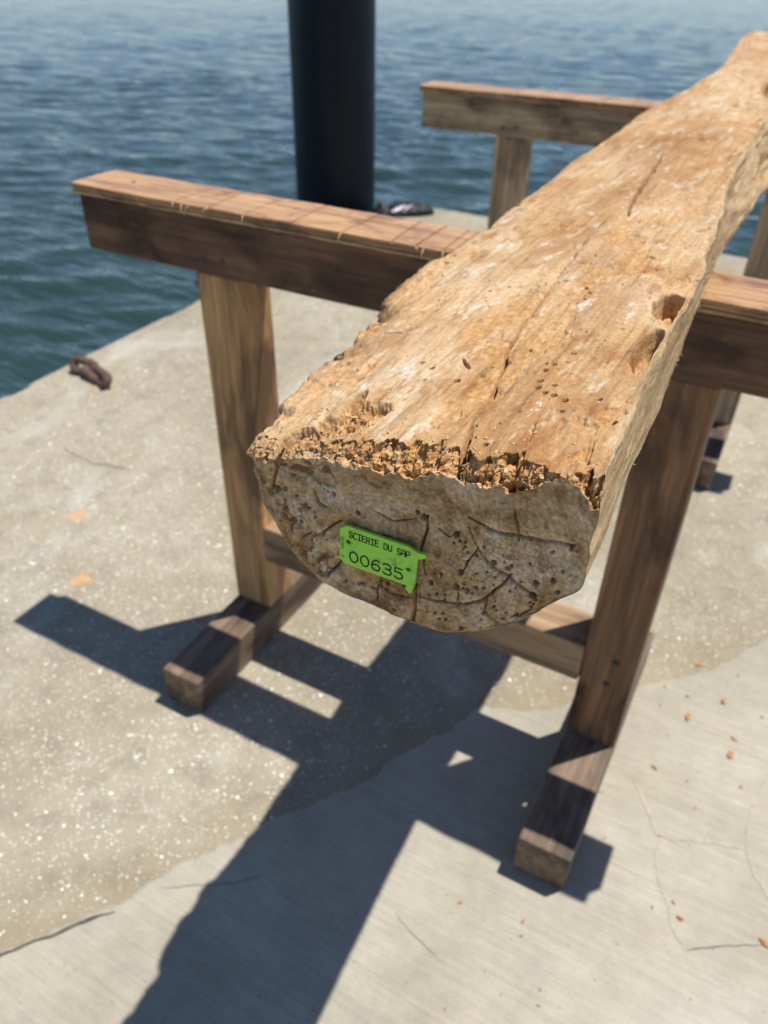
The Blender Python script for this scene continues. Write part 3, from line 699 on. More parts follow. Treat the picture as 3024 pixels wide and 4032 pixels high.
    # rotten, crumbly patch by the left front corner
    rp = np.maximum.reduce([np.exp(-(((X-a)/w)**2+((Y-b)/h)**2)) for a, b, w, h in ((.657, -.606, .017, .020), (.640, -.628, .016, .014), (.672, -.592, .010, .012), (.650, -.575, .006, .012))])*topm
    rp = sstep(0.22, 0.55, rp+0.40*fbm(X*70, Y*60, X*0, 4, 22))
    disp -= rp*(0.0045+0.0120*np.abs(fbm(X*150, Y*120, X*0, 4, 23))+0.0035*fbm(X*420, Y*260, X*0, 3, 24)); crumb = np.maximum(crumb, rp*0.8); bark = np.maximum(bark, rp*0.5*sstep(-0.1, 0.3, fbm(X*90, Y*70, X*0, 3, 29)))
    # blotchy shallow flakes broken out of the top skin
    fl = sstep(0.20, 0.25, fbm(X*26, Y*11, X*0, 5, 26, 0.6))*topm*sstep(0.10, -0.2, Y)
    disp -= fl*(0.0016+0.0014*fbm(X*220, Y*60, X*0, 3, 27)); crumb = np.maximum(crumb, fl*0.45)
    # scalloped hewing facets
    disp += topm*0.0022*np.abs(fbm(X*9, Y*16, X*0, 2, 28))*sstep(-0.5, -0.1, Y)
    # deep split at the left front corner
    d, tt = polydist(X, Y, [(.629, -.652), (.6285, -.632), (.633, -.618)]); disp += topm*groove(d, 0.0042, 0.026)*sstep(1, .7, tt)
    # keep the wood above the caps where it rests
    P2 = P+N*disp[..., None]
    fl_ = 0.9327
    for y0, y1 in ((-0.02, 0.11), (1.32, 1.47)):
        m = (P2[..., 1] > y0) & (P2[..., 1] < y1); z = P2[..., 2]; z[m] = np.maximum(z[m], fl_)
    # ---- end face detail (displacement along +y into the wood)
    cxx, czz = C[..., 0].copy(), C[..., 2].copy()
    edge = sstep(0.0, 0.05, 1-rr)[:, None]*np.ones_like(cxx)
    e = 0.0034*fbm(cxx*26, czz*26, czz*0, 4, 80) + 0.0007*fbm(cxx*110, czz*110, czz*0, 4, 81) + 0.0003*fbm(cxx*420, czz*420, czz*0, 3, 82)
    ecr = np.zeros_like(cxx)
    jx = 0.0020*fbm(cxx*55, czz*55, czz*0, 3, 83); jz = 0.0020*fbm(cxx*55, czz*55, czz*0+4, 3, 84)
    ecs = [([(.7634, 1.0048), (.781, 1.0017), (.7955, 1.0038), (.8096, 1.005), (.8257, 1.0088)], 1.2), ([(.7706, .9841), (.7808, .9752), (.7912, .972), (.80, .9682), (.8062, .9671)], 1.1),
           ([(.7318, .9329), (.7466, .9332), (.7617, .9366), (.7772, .9482), (.784, .9592), (.7918, .9732)], 1.3), ([(.7316, .940), (.7325, .92), (.7329, .904)], 1.7),
           ([(.7065, .9356), (.7039, .9237), (.7044, .9129)], 1.0), ([(.7057, .9267), (.7168, .9251), (.7293, .9286)], 0.8), ([(.7795, .9492), (.7787, .9407), (.7892, .9332)], 0.9),
           ([(.6426, .9414), (.6608, .9537), (.6782, .9703)], 1.0), ([(.6654, .9203), (.6776, .9384)], 1.2), ([(.6575, .988), (.6609, .9797), (.6665, .978)], 1.5), ([(.633, 1.0127), (.6304, 1.0027), (.6234, .9774)], 2.0),
           ([(.7364, .9966), (.7385, .9864), (.7344, .9696), (.7364, .9645), (.738, .95)], 1.1), ([(.634, .9611), (.6366, .9569)], 1.8), ([(.76, .9486), (.7610, .9366)], .6), ([(.762, .963), (.770, .984), (.7634, 1.0)], .5),
           ([(.645, .975), (.655, .9745)], .5), ([(.745, .99), (.752, .985), (.758, .992)], .5), ([(.70, .99), (.715, .985), (.73, .99)], .7), ([(.8, .945), (.808, .955)], .6), ([(.793, 1.0), (.789, 1.02)], .6)]
    for pts, w in ecs:
        d, tt = polydist(cxx+jx, czz+jz, pts); ww = w*0.0009*(0.45+0.55*np.sin(np.pi*np.clip(tt*0.86+0.07, 0, 1)))
        e += 0.008*np.clip(1-d/ww, 0, 1)**0.6; e += 0.0007*np.exp(-(d/0.003)**2); ecr = np.maximum(ecr, 0.35*np.exp(-(d/0.0022)**2))
    hs = [(.7561, .989, 1.6), (.7611, .9631, 1.7), (.7595, .9507, 1.8), (.7666, .9507, 1.5), (.7813, .9793, 1.5), (.7899, .9781, 1.4), (.8079, .9752, 1.6), (.8175, .9813, 1.4), (.8074, .965, 1.6),
          (.7721, .9557, 1.0), (.777, .9574, 1.1), (.7489, .9565, .9), (.7589, .9861, .9), (.7624, .9868, .8), (.7625, .9834, .8), (.7549, .9829, .7), (.7703, .9796, .8), (.7648, .971, .7), (.7922, .9812, 1.0),
          (.8026, .9865, .8), (.8141, .9998, .8), (.8235, 1.0063, .9), (.821, .9743, 1.0), (.7423, .9465, 1.3), (.7345, .9942, 1.7), (.642, .9942, .9), (.6345, .9823, 1.6), (.6725, .9907, 1.0), (.6903, .9829, 1.4),
          (.6343, .9731, .7), (.6678, .9907, .6), (.7141, .9374, 1.3), (.7112, .9313, 1.2), (.6915, .922, 1.2), (.7243, .9373, 1.4), (.7007, .9229, 1.0), (.7523, .9252, .8), (.7543, .9207, .9), (.7657, .9186, 1.2),
          (.7918, .9396, 1.1), (.7858, .9273, 1.1), (.7996, .9464, .9), (.779, .9377, .7), (.8065, .9644, 1.3), (.730, .9965, 1.4)]
    g = np.random.default_rng(21)
    for _ in range(105):
        if g.random() < 0.6: hs.append((g.normal(.785, .024), g.normal(.957, .018), g.uniform(.35, .8)))
        else: hs.append((g.normal(.715, .045), g.normal(.93, .013), g.uniform(.35, .85)))
    for _ in range(30): hs.append((g.normal(.645, .014), g.normal(.953, .016), g.uniform(.4, 1.1)))
    for hx, hz, r in hs:
        m = (np.abs(cxx-hx) < 0.004) & (np.abs(czz-hz) < 0.004)
        if m.any():
            ax = g.uniform(0.75, 1.0); d = np.hypot((cxx[m]-hx), (czz[m]-hz)*ax); e[m] += 0.012*sstep(r*0.00135, r*0.00085, d)
    # pitted zone on the left rim, broken rusty pocket near the middle
    pz = sstep(0.62, 0.75, rr[:, None]*np.ones_like(cxx))*sstep(.69, .655, cxx); pn = fbm(cxx*150, czz*150, czz*0, 3, 86)
    e += pz*0.005*sstep(0.08, 0.35, pn); ecr = np.maximum(ecr, pz*sstep(0.0, 0.3, pn)*0.55)
    pk = sstep(1.0, 0.5, np.hypot((cxx-.7445)/.0035, (czz-.9725)/.006)); e += 0.003*pk; ecr = np.maximum(ecr, pk*0.9)
    bl = sstep(0.12, 0.30, fbm(cxx*60, czz*60, czz*0+9, 4, 87))*sstep(.75, .70, cxx); e += 0.0016*bl; ecr = np.maximum(ecr, 0.45*bl)
    # shallow bowl behind the tag keeps the tag proud
    C[..., 1] = YE + e*edge + 0.0006
    # ---- eroded, crumbling front arris: push both surfaces onto a ragged chamfer
    def erode(Q):
        x, y, z = Q[..., 0], Q[..., 1], Q[..., 2]
        tq_ = (x-.606)/.228; zt = 1.004+0.05*tq_+0.004*np.sin(np.pi*np.clip(tq_, 0, 1))
        L1 = np.interp(x, [.60, .635, .66, .70, .725, .745, .765, .782, .79, .80, .812, .822, .829, .84], [.008, .007, .009, .012, .017, .013, .016, .023, .024, .013, .007, .012, .020, .012])
        L2 = np.interp(x, [.60, .64, .70, .74, .76, .78, .79, .80, .815, .826, .84], [.010, .010, .012, .015, .012, .020, .020, .007, .005, .016, .010])
        n1 = fbm(x*95, y*0, y*0, 4, 91); L1 = 0.92*L1*(1+0.55*n1); L2 = L2*(1+1.0*fbm(x*150, y*0+3, y*0, 4, 92, 0.65))
        dT = np.maximum(zt-z, 0); dE = np.maximum(y-YE, 0)
        n2 = 0.22*fbm(x*190, y*190, z*190, 3, 93)
        q = dT/L1+dE/L2+n2*0.5
        k = np.clip(1-q, 0, 1); m = sstep(0.0, 0.10, 1-q)
        py = k*L2*0.5; pz_ = -k*L1*0.5
        cr = np.abs(fbm(x*150, y*38, z*62, 4, 94, 0.6))*0.012 + 0.0024*fbm(x*420, y*70, z*190, 3, 95) + 0.0004
        amt = m*cr*np.interp(x, [.60, .66, .70, .84], [.30, .45, 1.0, 1.0])
        # three deep pockets
        for (px, pzz, pr) in ((.7895, 1.026, .0085), (.801, 1.021, .006), (.828, 1.02, .006), (.737, 1.018, .005), (.714, 1.008, .005)):
            dd = np.sqrt((x-px)**2+(np.minimum(z, zt)-pzz)**2*0.6+(dE*0.5)**2); amt = amt+m*0.012*sstep(pr*1.5, pr*0.6, dd)
        Q[..., 1] = y+py+amt*0.72; Q[..., 2] = z+pz_-amt*0.55
        return m*np.interp(x, [.60, .66, .71, .84], [.25, .35, .9, .95])
    mB = erode(P2); mC = erode(C)
    crumb = np.maximum(crumb, mB); ecr = np.maximum(ecr, mC)
    # rough left end: knock the corner back
    for Q in (P2, C):
        lc = np.exp(-((Q[..., 0]-.604)/.010)**2)*np.exp(-((Q[..., 1]-YE)/.02)**2); Q[..., 1] += lc*(0.008+0.006*fbm(Q[..., 0]*90, Q[..., 2]*90, Q[..., 1]*30, 3, 97))
    # far end cap
    E2 = P2[-1]; rb = np.linspace(1, 0, 9)[1:]; ce = E2.mean(0)
    Dk = ce[None, None]+(E2[None]-ce[None, None])*rb[:, None, None]
    Dk[..., 1] += 0.006*fbm(Dk[..., 0]*60, Dk[..., 2]*60, Dk[..., 0]*0, 3, 99)
    allV = np.concatenate([C[::-1].reshape(-1, 3), P2.reshape(-1, 3), Dk.reshape(-1, 3)])
    rows = NRG+nj+len(rb)
    i = np.arange(rows-1)[:, None]; j = np.arange(ns)[None, :]; jn = (j+1) % ns
    F = np.stack([i*ns+j, i*ns+jn, (i+1)*ns+jn, (i+1)*ns+j], -1).reshape(-1, 4)
    me = mesh_np('wood_body', allV, F[:, ::-1], True)
    def put(name, arrC, arrB):
        v = np.concatenate([arrC[::-1].ravel(), arrB.ravel(), np.full(Dk.shape[0]*ns, arrB[-1].mean())]).astype(np.float32)
        if len(me.vertices) == len(v):
            a = me.attributes.new(name, 'FLOAT', 'POINT'); a.data.foreach_set('value', v)
    put('crumb', np.clip(ecr, 0, 1), np.clip(crumb, 0, 1))
    ef = sstep(0.0, 0.004, P2[..., 1]*0)
    put('endface', np.ones_like(cxx), np.clip(lowm*0.55, 0, 1)*0)
    put('bark', np.zeros_like(cxx), bark)
    put('side', np.zeros_like(cxx), np.clip(side+lowm*0.8, 0, 1))
    return me

log = empty('log', (0.72, 0.0, 0.9327))
LO = Vector(log.location)
body = link('wood_body', build_log(), MAT_LOG, log, tuple(-LO))
tag(log, 'long worm-eaten hewn log with a crumbling sawn end, lying across both trestles', 'log')

# frayed fibres hanging from the log's right edge and crumbs caught on its front arris
def fibre_mesh(roots, seed, Lr, r):
    g = np.random.default_rng(seed); V = []; F = []
    for (x, y, z, dx, dy, dz) in roots:
        n, k = 7, 4; p = np.array([x, y, z]); d = np.array([dx, dy, dz], float); d /= np.linalg.norm(d); L = g.uniform(*Lr); cur = g.normal(0, 0.75, 3); b0 = len(V)
        rr0 = r*g.uniform(0.6, 1.5)
        for i in range(n):
            a = np.cross(d, [0.31, 0.2, 0.9]); a /= np.linalg.norm(a); b = np.cross(d, a); rr = rr0*(1-0.8*i/(n-1))
            for q in range(k): V.append(p+rr*(a*math.cos(q*math.pi/2)+b*math.sin(q*math.pi/2)))
            p = p+d*L/(n-1); d = d+cur*0.55+np.array([0, 0, -0.10]); d /= np.linalg.norm(d)
        for i in range(n-1):
            for q in range(k): F.append((b0+i*k+q, b0+i*k+(q+1) % k, b0+(i+1)*k+(q+1) % k, b0+(i+1)*k+q))
    return mesh_np('fibres', V, F, True)
g = np.random.default_rng(44); roots = []
for y, n, s in ((-.385, 4, 1.0), (-.405, 6, 1.1), (-.505, 2, .7), (-.585, 3, .6), (-.22, 2, .8), (-.14, 6, 1.6), (-.10, 9, 2.2), (-.06, 8, 2.0), (.02, 4, 1.6)):
    for _ in range(n):
        yy = y+g.normal(0, .008); zz = float(fzB(yy))+g.uniform(-.004, .02); roots.append((float(fxB(yy))-.0025, yy, zz, 1.0, g.normal(-.2, .5), g.normal(0, .4)))
for _ in range(12):
    yy = g.uniform(-.63, .1); roots.append((float(fxB(yy))-.002, yy, float(fzB(yy))+g.uniform(-.006, .004), 1, g.normal(0, .8), g.normal(-.3, .4)))
for y, n in ((-.02, 6), (.01, 5), (-.12, 3), (-.47, 4), (-.40, 4)):
    for _ in range(n):
        yy = y+g.normal(0, .01); roots.append((float(fxL(yy))+.002, yy, float(fzL(yy))-g.uniform(.0, .015), -1, g.normal(0, .6), g.normal(.2, .5)))
fib = link('frayed_fibres', fibre_mesh(roots, 45, (.0025, .010), .00055), MAT_SPLINTER, log, tuple(-LO)); tag(fib, kind='stuff')

def crumb_mesh():
    g = np.random.default_rng(77); V = []; F = []
    ico = bmesh.new(); bmesh.ops.create_icosphere(ico, subdivisions=1, radius=1.0)
    bv = np.array([v.co[:] for v in ico.verts]); bf = np.array([[v.index for v in f.verts] for f in ico.faces]); ico.free()
    dg = bpy.context.evaluated_depsgraph_get(); 
    spots = []
    for _ in range(430):
        u = g.random()
        if u < 0.5: x = g.uniform(.66, .832); y = YE+abs(g.normal(0, .014))+.003
        elif u < 0.85: x = g.normal(.657, .013); y = g.normal(-.606, .018)
        else: x = g.uniform(.61, .82); y = g.uniform(-.63, -.30)
        spots.append((x, y))
    n = 0
    for x, y in spots:
        hit, loc, nor, fi = body_ray(x, y)
        if not hit: continue
        s = min(0.0020, g.lognormal(math.log(0.00058), .5)); sc = np.array([g.uniform(.4, .8), g.uniform(.8, 2.6), g.uniform(.3, .6)])*s
        A = g.normal(0, .7); R = np.array([[math.cos(A), -math.sin(A), 0], [math.sin(A), math.cos(A), 0], [0, 0, 1]])
        v = (bv*(1+g.normal(0, .2, (len(bv), 1)))*sc)@R.T + np.array(loc)+np.array([0, 0, s*.35]); V.append(v); F.append(bf+n); n += len(bv)
    return mesh_np('crumbs', np.concatenate(V), np.concatenate(F), False)
from mathutils.bvhtree import BVHTree
_me = body.data; _nv = len(_me.vertices); _co = np.empty(_nv*3, np.float32); _me.vertices.foreach_get('co', _co); _co = _co.reshape(-1, 3)
_fi = np.empty(len(_me.loops), np.int32); _me.loops.foreach_get('vertex_index', _fi); _fi = _fi.reshape(-1, 4)
_sel = (_co[_fi[:, 0], 1] < -0.2) & (_co[_fi[:, 0], 2] > 0.97)
_u, _inv = np.unique(_fi[_sel], return_inverse=True)
_bvh = BVHTree.FromPolygons([tuple(c) for c in _co[_u].tolist()], _inv.reshape(-1, 4).tolist())
def body_ray(x, y):
    loc, nor, fi, di = _bvh.ray_cast(Vector((x, y, 1.2)), Vector((0, 0, -1)))
    return loc is not None, loc, nor, fi
MAT_CRUMB = plain('rotten_wood_crumb', (0.56, 0.36, 0.16), 0.9, None, 0.2, 0.45, 300)
cr = link('rotten_crumbs', crumb_mesh(), MAT_CRUMB, log, tuple(-LO)); tag(cr, kind='stuff')

# ------------------------------------------------------------------ the green tag on the end face
GL = {'S': [[(1, .85), (.75, 1), (.25, 1), (0, .8), (.1, .58), (.9, .42), (1, .2), (.75, 0), (.25, 0), (0, .15)]],
      'C': [[(1, .85), (.75, 1), (.3, 1), (0, .75), (0, .25), (.3, 0), (.75, 0), (1, .15)]],
      'I': [[(.1, 1), (.9, 1)], [(.5, 1), (.5, 0)], [(.1, 0), (.9, 0)]],
      'E': [[(1, 1), (0, 1), (0, 0), (1, 0)], [(0, .52), (.8, .52)]],
      'R': [[(0, 0), (0, 1), (.7, 1), (1, .85), (1, .62), (.7, .48), (0, .48)], [(.55, .48), (1, 0)]],
      'D': [[(0, 0), (0, 1), (.6, 1), (1, .7), (1, .3), (.6, 0), (0, 0)]],
      'U': [[(0, 1), (0, .2), (.25, 0), (.75, 0), (1, .2), (1, 1)]],
      'A': [[(0, 0), (0, .7), (.3, 1), (.7, 1), (1, .7), (1, 0)], [(0, .42), (1, .42)]],
      'P': [[(0, 0), (0, 1), (.75, 1), (1, .82), (1, .6), (.75, .45), (0, .45)]],
      'F': [[(0, 0), (0, 1), (1, 1)], [(0, .5), (.75, .5)]],
      '0': [[(.5 + .5*math.sin(t*math.pi/8), .5 + .5*math.cos(t*math.pi/8)) for t in range(17)]],
      '6': [[(.95, .88), (.7, 1), (.35, .95), (.08, .65), (0, .32), (.15, .06), (.5, 0), (.85, .06), (1, .3), (.85, .54), (.5, .6), (.15, .5), (.02, .36)]],
      '3': [[(.02, .86), (.25, 1), (.7, 1), (.95, .84), (.92, .64), (.65, .52), (.35, .52)], [(.65, .52), (.97, .4), (1, .18), (.75, 0), (.28, 0), (0, .14)]],
      '5': [[(.92, 1), (.12, 1), (.06, .56), (.35, .64), (.75, .6), (1, .36), (.92, .12), (.6, 0), (.25, .02), (0, .16)]],
      '7': [[(0, 1), (1, 1), (.35, 0)]], '2': [[(0, .8), (.25, 1), (.75, 1), (1, .78), (.9, .55), (0, 0), (1, 0)]]}
def text_mesh(name, text, x, z, cw, ch, adv, th, rotate=0.0, wob=0.0):
    g = random.Random(4); V = []; F = []
    cr_, sr_ = math.cos(rotate), math.sin(rotate); cx = 0.0
    for ch_ in text:
        if ch_ != ' ':
            oz = g.uniform(-wob, wob)
            for st in GL[ch_]:
                pts = [Vector((cx+p[0]*cw, p[1]*ch+oz)) for p in st]
                n = len(pts); closed = (pts[0]-pts[-1]).length < 1e-7
                b0 = len(V)
                for i, p in enumerate(pts):
                    a = pts[i-1] if i > 0 else (pts[-2] if closed else p); b = pts[i+1] if i < n-1 else (pts[1] if closed else p)
                    d = (b-a).normalized(); nn = Vector((-d.y, d.x)); e = Vector((0, 0))
                    if not closed and i == 0: e = -d*th*0.35
                    if not closed and i == n-1: e = d*th*0.35
                    cosang = 1.0
                    if 0 < i < n-1:
                        d1 = (p-a).normalized(); cosang = max(0.6, abs(d1.dot(d)))
                    for s in (1, -1):
                        q = p+e+nn*s*th*0.5/cosang; q = Vector((x+cr_*q.x-sr_*q.y, z+sr_*q.x+cr_*q.y))
                        for yy in (0.0, -0.00022): V.append((q.x, yy, q.y))
                for i in range(n-1):
                    a, b = b0+4*i, b0+4*(i+1)
                    F += [(a+1, a+3, b+3, b+1), (a, b, b+2, a+2), (a, a+1, b+1, b), (a+2, b+2, b+3, a+3)]
        cx += adv
    me = bpy.data.meshes.new(name); me.from_pydata(V, [], F); me.update(); return me

def build_tag():
    YT = YE-0.0042
    t = empty('tag', (0.7075, YT, 0.957)); o = Vector(t.location)
    x0, x1, z0, z1 = 0.6792, 0.7352, 0.9422, 0.9738; c = 0.0036
    outline = [(x0, z0+c), (x0+0.0032, z0), (x1-0.0062, z0+.0006), (x1-0.0078, z0-.0016), (x1-0.0052, z0-.0050), (x1-0.0036, z0-.0042), (x1-0.0016, z0+.0030), (x1-.0004, z1-c-.0028), (x1+.0022, z1-c-.0024), (x1+.0056, z1-c+.0002), (x1+.0042, z1-c+.0024), (x1+.0004, z1-c+.0016),
               (x1-.0012, z1-.0016), (x1-.0070, z1+.0002), (x0+.0060, z1), (x0+.0008, z1-c)]
    cu = bpy.data.curves.new('tagc', 'CURVE'); cu.dimensions = '2D'; cu.fill_mode = 'BOTH'; cu.extrude = 0.0009; cu.bevel_depth = 0.0002; cu.bevel_resolution = 1
    def sp(pts):
        s = cu.splines.new('POLY'); s.points.add(len(pts)-1); s.use_cyclic_u = True
        for i, p in enumerate(pts): s.points[i].co = (p[0]-o.x, p[1]-o.z, 0, 1)
    sp(outline)
    for hx, hz in ((0.6858, 0.9612), (0.7290, 0.9563)): sp([(hx+.0020*math.cos(k*math.pi/9), hz+.0016*math.sin(k*math.pi/9)) for k in range(18)])
    co = bpy.data.objects.new('tmp', cu); COL.objects.link(co); dg = bpy.context.evaluated_depsgraph_get()
    me = bpy.data.meshes.new_from_object(co.evaluated_get(dg)); bpy.data.objects.remove(co); me.name = 'plate'
    me.transform(Matrix.Rotation(math.pi/2, 4, 'X'))
    plate = link('plate', me, MAT_TAG, t)
    yf = -0.00115
    link('maker_lettering', text_mesh('maker_lettering', 'SCIERIE DU SAP', 0.6868-o.x, 0.9657-o.z, 0.0023, 0.0047, 0.00312, 0.00062, 0, 0.0002), MAT_INK, t, (0, yf, 0))
    link('number', text_mesh('number', '00635', 0.6868-o.x, 0.9460-o.z, 0.0060, 0.0084, 0.00815, 0.00098), MAT_INK, t, (0, yf, 0))
    link('side_lettering', text_mesh('side_lettering', 'F  70230', 0.6826-o.x, 0.9478-o.z, 0.0012, 0.0019, 0.0021, 0.00030, math.pi/2), MAT_FAINT, t, (0, yf, 0))
    for hx, hz in ((0.6858, 0.9612), (0.7290, 0.9563)):
        link('nail', cyl_mesh('nail', 0.0010, 0.0030, 10, 0.0003), MAT_STEEL, t, (hx-o.x+.0003, 0.0012, hz-o.z), (math.pi/2, 0, 0))
    tag(t, 'small lime green plastic tag numbered 00635 nailed on the log end', 'tag')
build_tag()

# ------------------------------------------------------------------ piling
def build_piling():
    cx, cy, r = -1.742, 3.268, 0.238
    bm = bmesh.new(); prof = [(r, -4.0), (r, -0.2), (r, 5.2), (r, 5.25)]
    n = 72; rings = []
    for k, (rad, z) in enumerate([(r, -4.0), (r, -0.3), (r, 0.4), (r, 0.9), (r, 1.48), (r-0.006, 1.5), (r-0.016, 1.5), (r-0.016, 1.0)]):
        rings.append([bm.verts.new((rad*math.cos(2*math.pi*i/n), rad*math.sin(2*math.pi*i/n), z)) for i in range(n)])
    for a, b in zip(rings[:-1], rings[1:]):
        for i in range(n): bm.faces.new((a[i], a[(i+1) % n], b[(i+1) % n], b[i]))
    bm.faces.new(rings[0][::-1]); bm.faces.new(rings[-1])
    me = bpy.data.meshes.new('pipe'); bm.to_mesh(me); bm.free()
    t = empty('piling', (cx, cy, -0.45)); pipe = link('pipe', me, MAT_PILE, t, (0, 0, 0.45), smooth=False)
    for p in me.polygons: p.use_smooth = len(p.vertices) == 4
    # longitudinal weld seam
    V = []; F = []; a0 = math.radians(-75)
    for k in range(120):
        z = -3.9+k*0.0445; 
        for q in range(5):
            an = a0+(q-2)*0.006/r; hh = (0.0025*(1-((q-2)/2.0)**2))*(1+0.3*math.sin(k*1.7)); V.append(((r-0.0005+hh)*math.cos(an), (r-0.0005+hh)*math.sin(an), z))
    for k in range(119):
        for q in range(4): F.append((k*5+q, k*5+q+1, (k+1)*5+q+1, (k+1)*5+q))
    link('weld_seam', mesh_np('weld_seam', V, F), MAT_PILE, t, (0, 0, 0.45))
    tag(t, 'tall round black steel piling standing in the water beside the dock corner', 'piling')
build_piling()

# ------------------------------------------------------------------ rusty chain stub on the dock edge
def link_mesh(L, Wd, r, seed):
    V = []; F = []; n, k = 40, 12; path = []
    h = L/2-Wd/2
    for i in range(n):
        t = i/n*4
        if t < 1: p = (-h+2*h*t, Wd/2)
        elif t < 2: a = math.pi/2-math.pi*(t-1); p = (h+Wd/2*math.cos(a), Wd/2*math.sin(a))
        elif t < 3: p = (h-2*h*(t-2), -Wd/2)
        else: a = -math.pi/2-math.pi*(t-3); p = (-h+Wd/2*math.cos(a), Wd/2*math.sin(a))
        path.append(Vector((p[0], p[1], 0)))
    for i in range(n):
        d = (path[(i+1) % n]-path[i-1]).normalized(); a = d.cross(Vector((0, 0, 1)))
        for q in range(k):
            w = r*(1+0.22*float(fbm(np.array([path[i].x*90]), np.array([path[i].y*90+q]), np.array([seed*3.0+q*.5]), 3, seed)[0]))
            V.append(path[i]+a*w*math.cos(2*math.pi*q/k)+Vector((0, 0, 1))*w*math.sin(2*math.pi*q/k))
    for i in range(n):
        for q in range(k): F.append((i*k+q, i*k+(q+1) % k, ((i+1) % n)*k+(q+1) % k, ((i+1) % n)*k+q))
    return mesh_np('chain_link', [tuple(v) for v in V], [f[::-1] for f in F], True)
ch = empty('chain', (-1.20, 0.742, 0))
for k, (x, y, z, ax, ay, az, L, Wd, r) in enumerate(((-1.258, 0.752, 0.026, 0.95, 0.12, 0.10, .090, .040, .0165), (-1.196, 0.742, 0.019, 0.25, 0.15, -0.20, .090, .036, .0165), (-1.140, 0.722, 0.021, 1.05, -0.15, -0.42, .080, .034, .0150))):
    link('chain_link', link_mesh(L, Wd, r, 5+k), MAT_STEEL, ch, (x+1.20, y-0.742, z), (ax, ay, az))
tag(ch, 'short rusty brown length of chain at the dock edge', 'chain')

# ------------------------------------------------------------------ black cloth bag at the dock corner
def build_bag():
    bx, by = -1.225, 3.165
    t = empty('bag', (bx, by, 0)); nu, nv = 96, 44; V = []
    U, Vv = np.meshgrid(np.linspace(0, 2*np.pi, nu, endpoint=False), np.linspace(0.02, 1, nv))
    rad = np.sin(np.pi*0.5*Vv); hgt = np.cos(np.pi*0.5*Vv)**0.8
    x = 0.165*rad*np.cos(U)*(1+0.12*np.sin(2*U+0.6)); y = 0.088*rad*np.sin(U)*(1+0.10*np.cos(3*U))
    z = 0.074*hgt*(0.72+0.32*np.cos(U-0.4)*rad)
    x2 = x-0.03*(1-rad)
    lump = 0.040*np.exp(-(((x+0.115)/0.05)**2+((y-0.0)/0.05)**2)); z = z*(1-0.35*np.exp(-(((x+0.075)/0.03)**2)))+lump*(1-Vv)
    n = fbm(x*16, y*22, z*16, 4, 121); rdg = 1-np.abs(fbm(x*22, y*30, z*8, 3, 122))*2
    f = (1-Vv**6); z = z+f*(0.011*n+0.007*rdg); x2 = x2+0.008*fbm(x*20, y*20, z*20, 3, 123); y = y+0.008*fbm(x*20, y*20, z*20, 3, 124)
    z = np.maximum(z, 0.0012)
    c, s = math.cos(0.42), math.sin(0.42)
    Vt = np.stack([c*x2-s*y, s*x2+c*y, z], -1); V = np.concatenate([Vt.reshape(-1, 3), [[Vt[0, :, 0].mean(), Vt[0, :, 1].mean(), Vt[0, :, 2].mean()]], [[0, 0, 0.0008]]])
    F = []
    for j in range(nv-1):
        for i in range(nu): F.append((j*nu+i, (j+1)*nu+i, (j+1)*nu+(i+1) % nu, j*nu+(i+1) % nu))
    F += [(nv*nu, i, (i+1) % nu, (i+1) % nu) for i in range(nu)]
    F4 = [f for f in F if f[2] != f[3]]; F3 = [f[:3] for f in F if f[2] == f[3]]
    me = bpy.data.meshes.new('cloth'); me.from_pydata([tuple(v) for v in V], [], F4+F3); me.update()
    link('cloth', me, MAT_BAG, t, smooth=True)
    # crinkled white marks laid over the cloth on the side that faces the dock
    bvh = BVHTree.FromPolygons([tuple(v) for v in V.tolist()], F4)
    def blob(cx_, cz_, w, h, seed):
        n1, n2 = 18, 8; PV = []; PF = []
        for j in range(n2):
            for i in range(n1):
                u = (i/(n1-1)*2-1); v = (j/(n2-1)*2-1); k = math.sqrt(max(0, 1-u*u*0.9)); p = Vector((cx_+u*w+0.008*v, -0.3, cz_+v*h*k*(0.75+0.25*math.sin(i*1.3+seed))+u*0.010))
                loc, nor, fi, di = bvh.ray_cast(p, Vector((-0.25, 1, -0.05)))
                if loc is None: loc = Vector((p.x, -0.05, p.z)); nor = Vector((0, -1, 0))
                PV.append(tuple(loc+(nor if nor.y < 0 else -nor)*0.0016))
        for j in range(n2-1):
            for i in range(n1-1): PF.append((j*n1+i, j*n1+i+1, (j+1)*n1+i+1, (j+1)*n1+i))
        me = bpy.data.meshes.new('white_mark'); me.from_pydata(PV, [], PF); me.update(); link('white_mark', me, MAT_BAGMARK, t, smooth=True)
    blob(0.060, 0.050, 0.034, 0.013, 1); blob(0.112, 0.056, 0.018, 0.012, 2)
    tag(t, 'crumpled black cloth bag with white marks at the dock corner', 'bag')
build_bag()

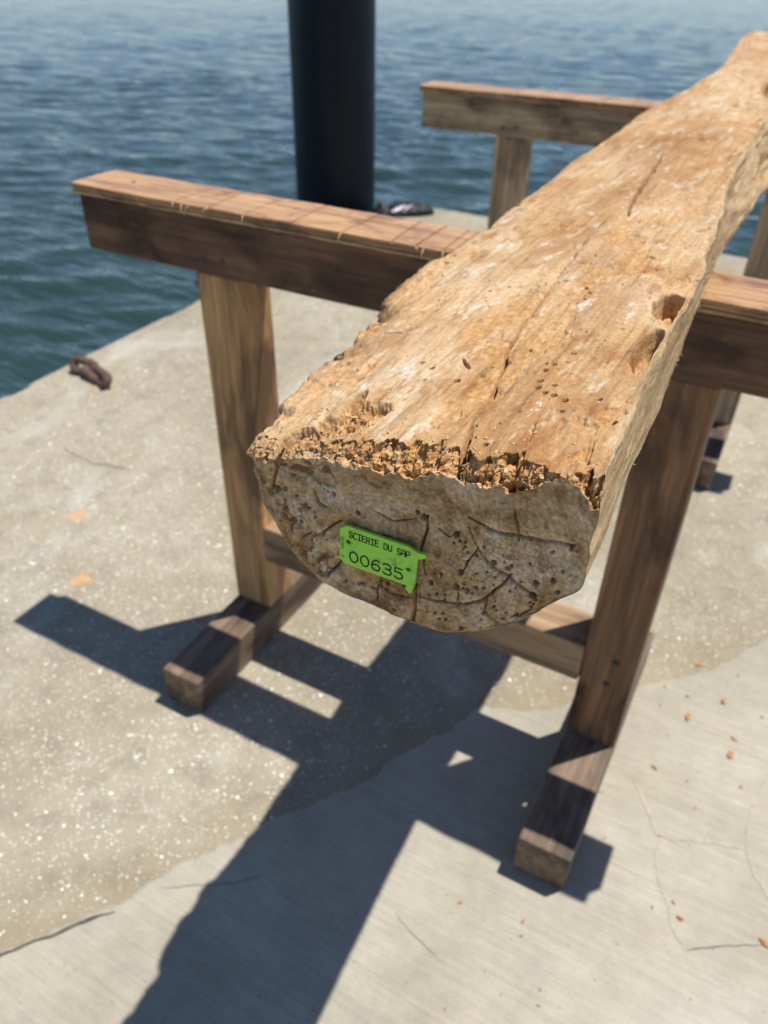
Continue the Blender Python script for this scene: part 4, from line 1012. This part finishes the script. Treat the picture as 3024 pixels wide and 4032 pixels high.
# ------------------------------------------------------------------ wood chips lying on the concrete
CHIPS = [(.951, .391, 11), (.957, .227, 12), (1.014, .304, 11), (1.048, .215, 8), (1.048, .172, 13), (.925, .07, 8), (.945, .281, 6), (1.027, -.197, 8), (1.152, -.172, 11), (.705, -.346, 6), (.864, -.408, 4),
         (.851, -.03, 5), (.965, -.067, 4), (1.077, .108, 6), (.881, -.119, 4), (.811, -.348, 4), (.869, -.43, 4), (.806, -.324, 5), (.983, -.201, 4), (1.012, -.176, 5), (.898, .285, 6), (.90, .23, 5), (1.029, .395, 5), (.986, .071, 4),
         (.56, -.55, 3), (.50, -.62, 4), (1.09, .30, 5), (.93, .16, 4), (1.01, .02, 4), (.75, -.50, 4)]
CHIP_LABELS = {0: 'orange wood chip lying farthest behind the front trestle foot, near the overlay edge', 1: 'long orange wood chip right of the front trestle, left of the pair lying together',
               2: 'thin orange sliver of wood lying upright in the picture near the right edge', 3: 'small orange wood chip just behind the plump one right of the trestle foot', 4: 'plump orange wood chip, the widest one right of the front trestle foot',
               5: 'grey brown wood chip between the trestle foot and the plump orange chip', 6: 'small brown wood chip nearest the lower end of the right leg', 7: 'dark brown wood chip alone on smooth concrete below the tan crack lines',
               8: 'orange wood chip cut by the right edge of the picture', 9: 'small orange wood chip left of the front end of the right foot', 13: 'dark wood chip beside the curved tan crack at the right edge', 20: 'small orange wood chip close to the ragged overlay edge beside the right leg'}
def chip_mesh(seed, s):
    bm = bmesh.new(); bmesh.ops.create_icosphere(bm, subdivisions=2, radius=1.0); g = np.random.default_rng(seed)
    a, b, c = s*g.uniform(.42, .6), s*g.uniform(.2, .32), s*g.uniform(.12, .2); co = np.array([v.co[:] for v in bm.verts]); d = 1+0.38*fbm(co[:, 0]*1.6+seed, co[:, 1]*1.6, co[:, 2]*1.6, 3, seed)
    for v, k in zip(bm.verts, d): v.co = Vector((v.co.x*a*k, v.co.y*b*k, max(v.co.z, -0.75)*c*k))
    me = bpy.data.meshes.new('wood_chip'); bm.to_mesh(me); bm.free(); return me
for k, (x, y, s) in enumerate(CHIPS):
    sm_ = s*0.0015; base = 0.0048 if bool(in_overlay(np.array([x]), np.array([y]))[0]) else 0.0006
    me = chip_mesh(200+k, sm_); zmin = min(v.co.z for v in me.vertices)
    o = link('wood_chip', me, MAT_CHIP, None, (x, y, base-zmin+0.0002), (0, 0, random.uniform(0, 6.28)))
    lab = CHIP_LABELS.get(k, 'speck-sized wood crumb on the smooth concrete in the foreground')
    tag(o, lab, 'wood chip', 'wood chips fallen on the concrete')
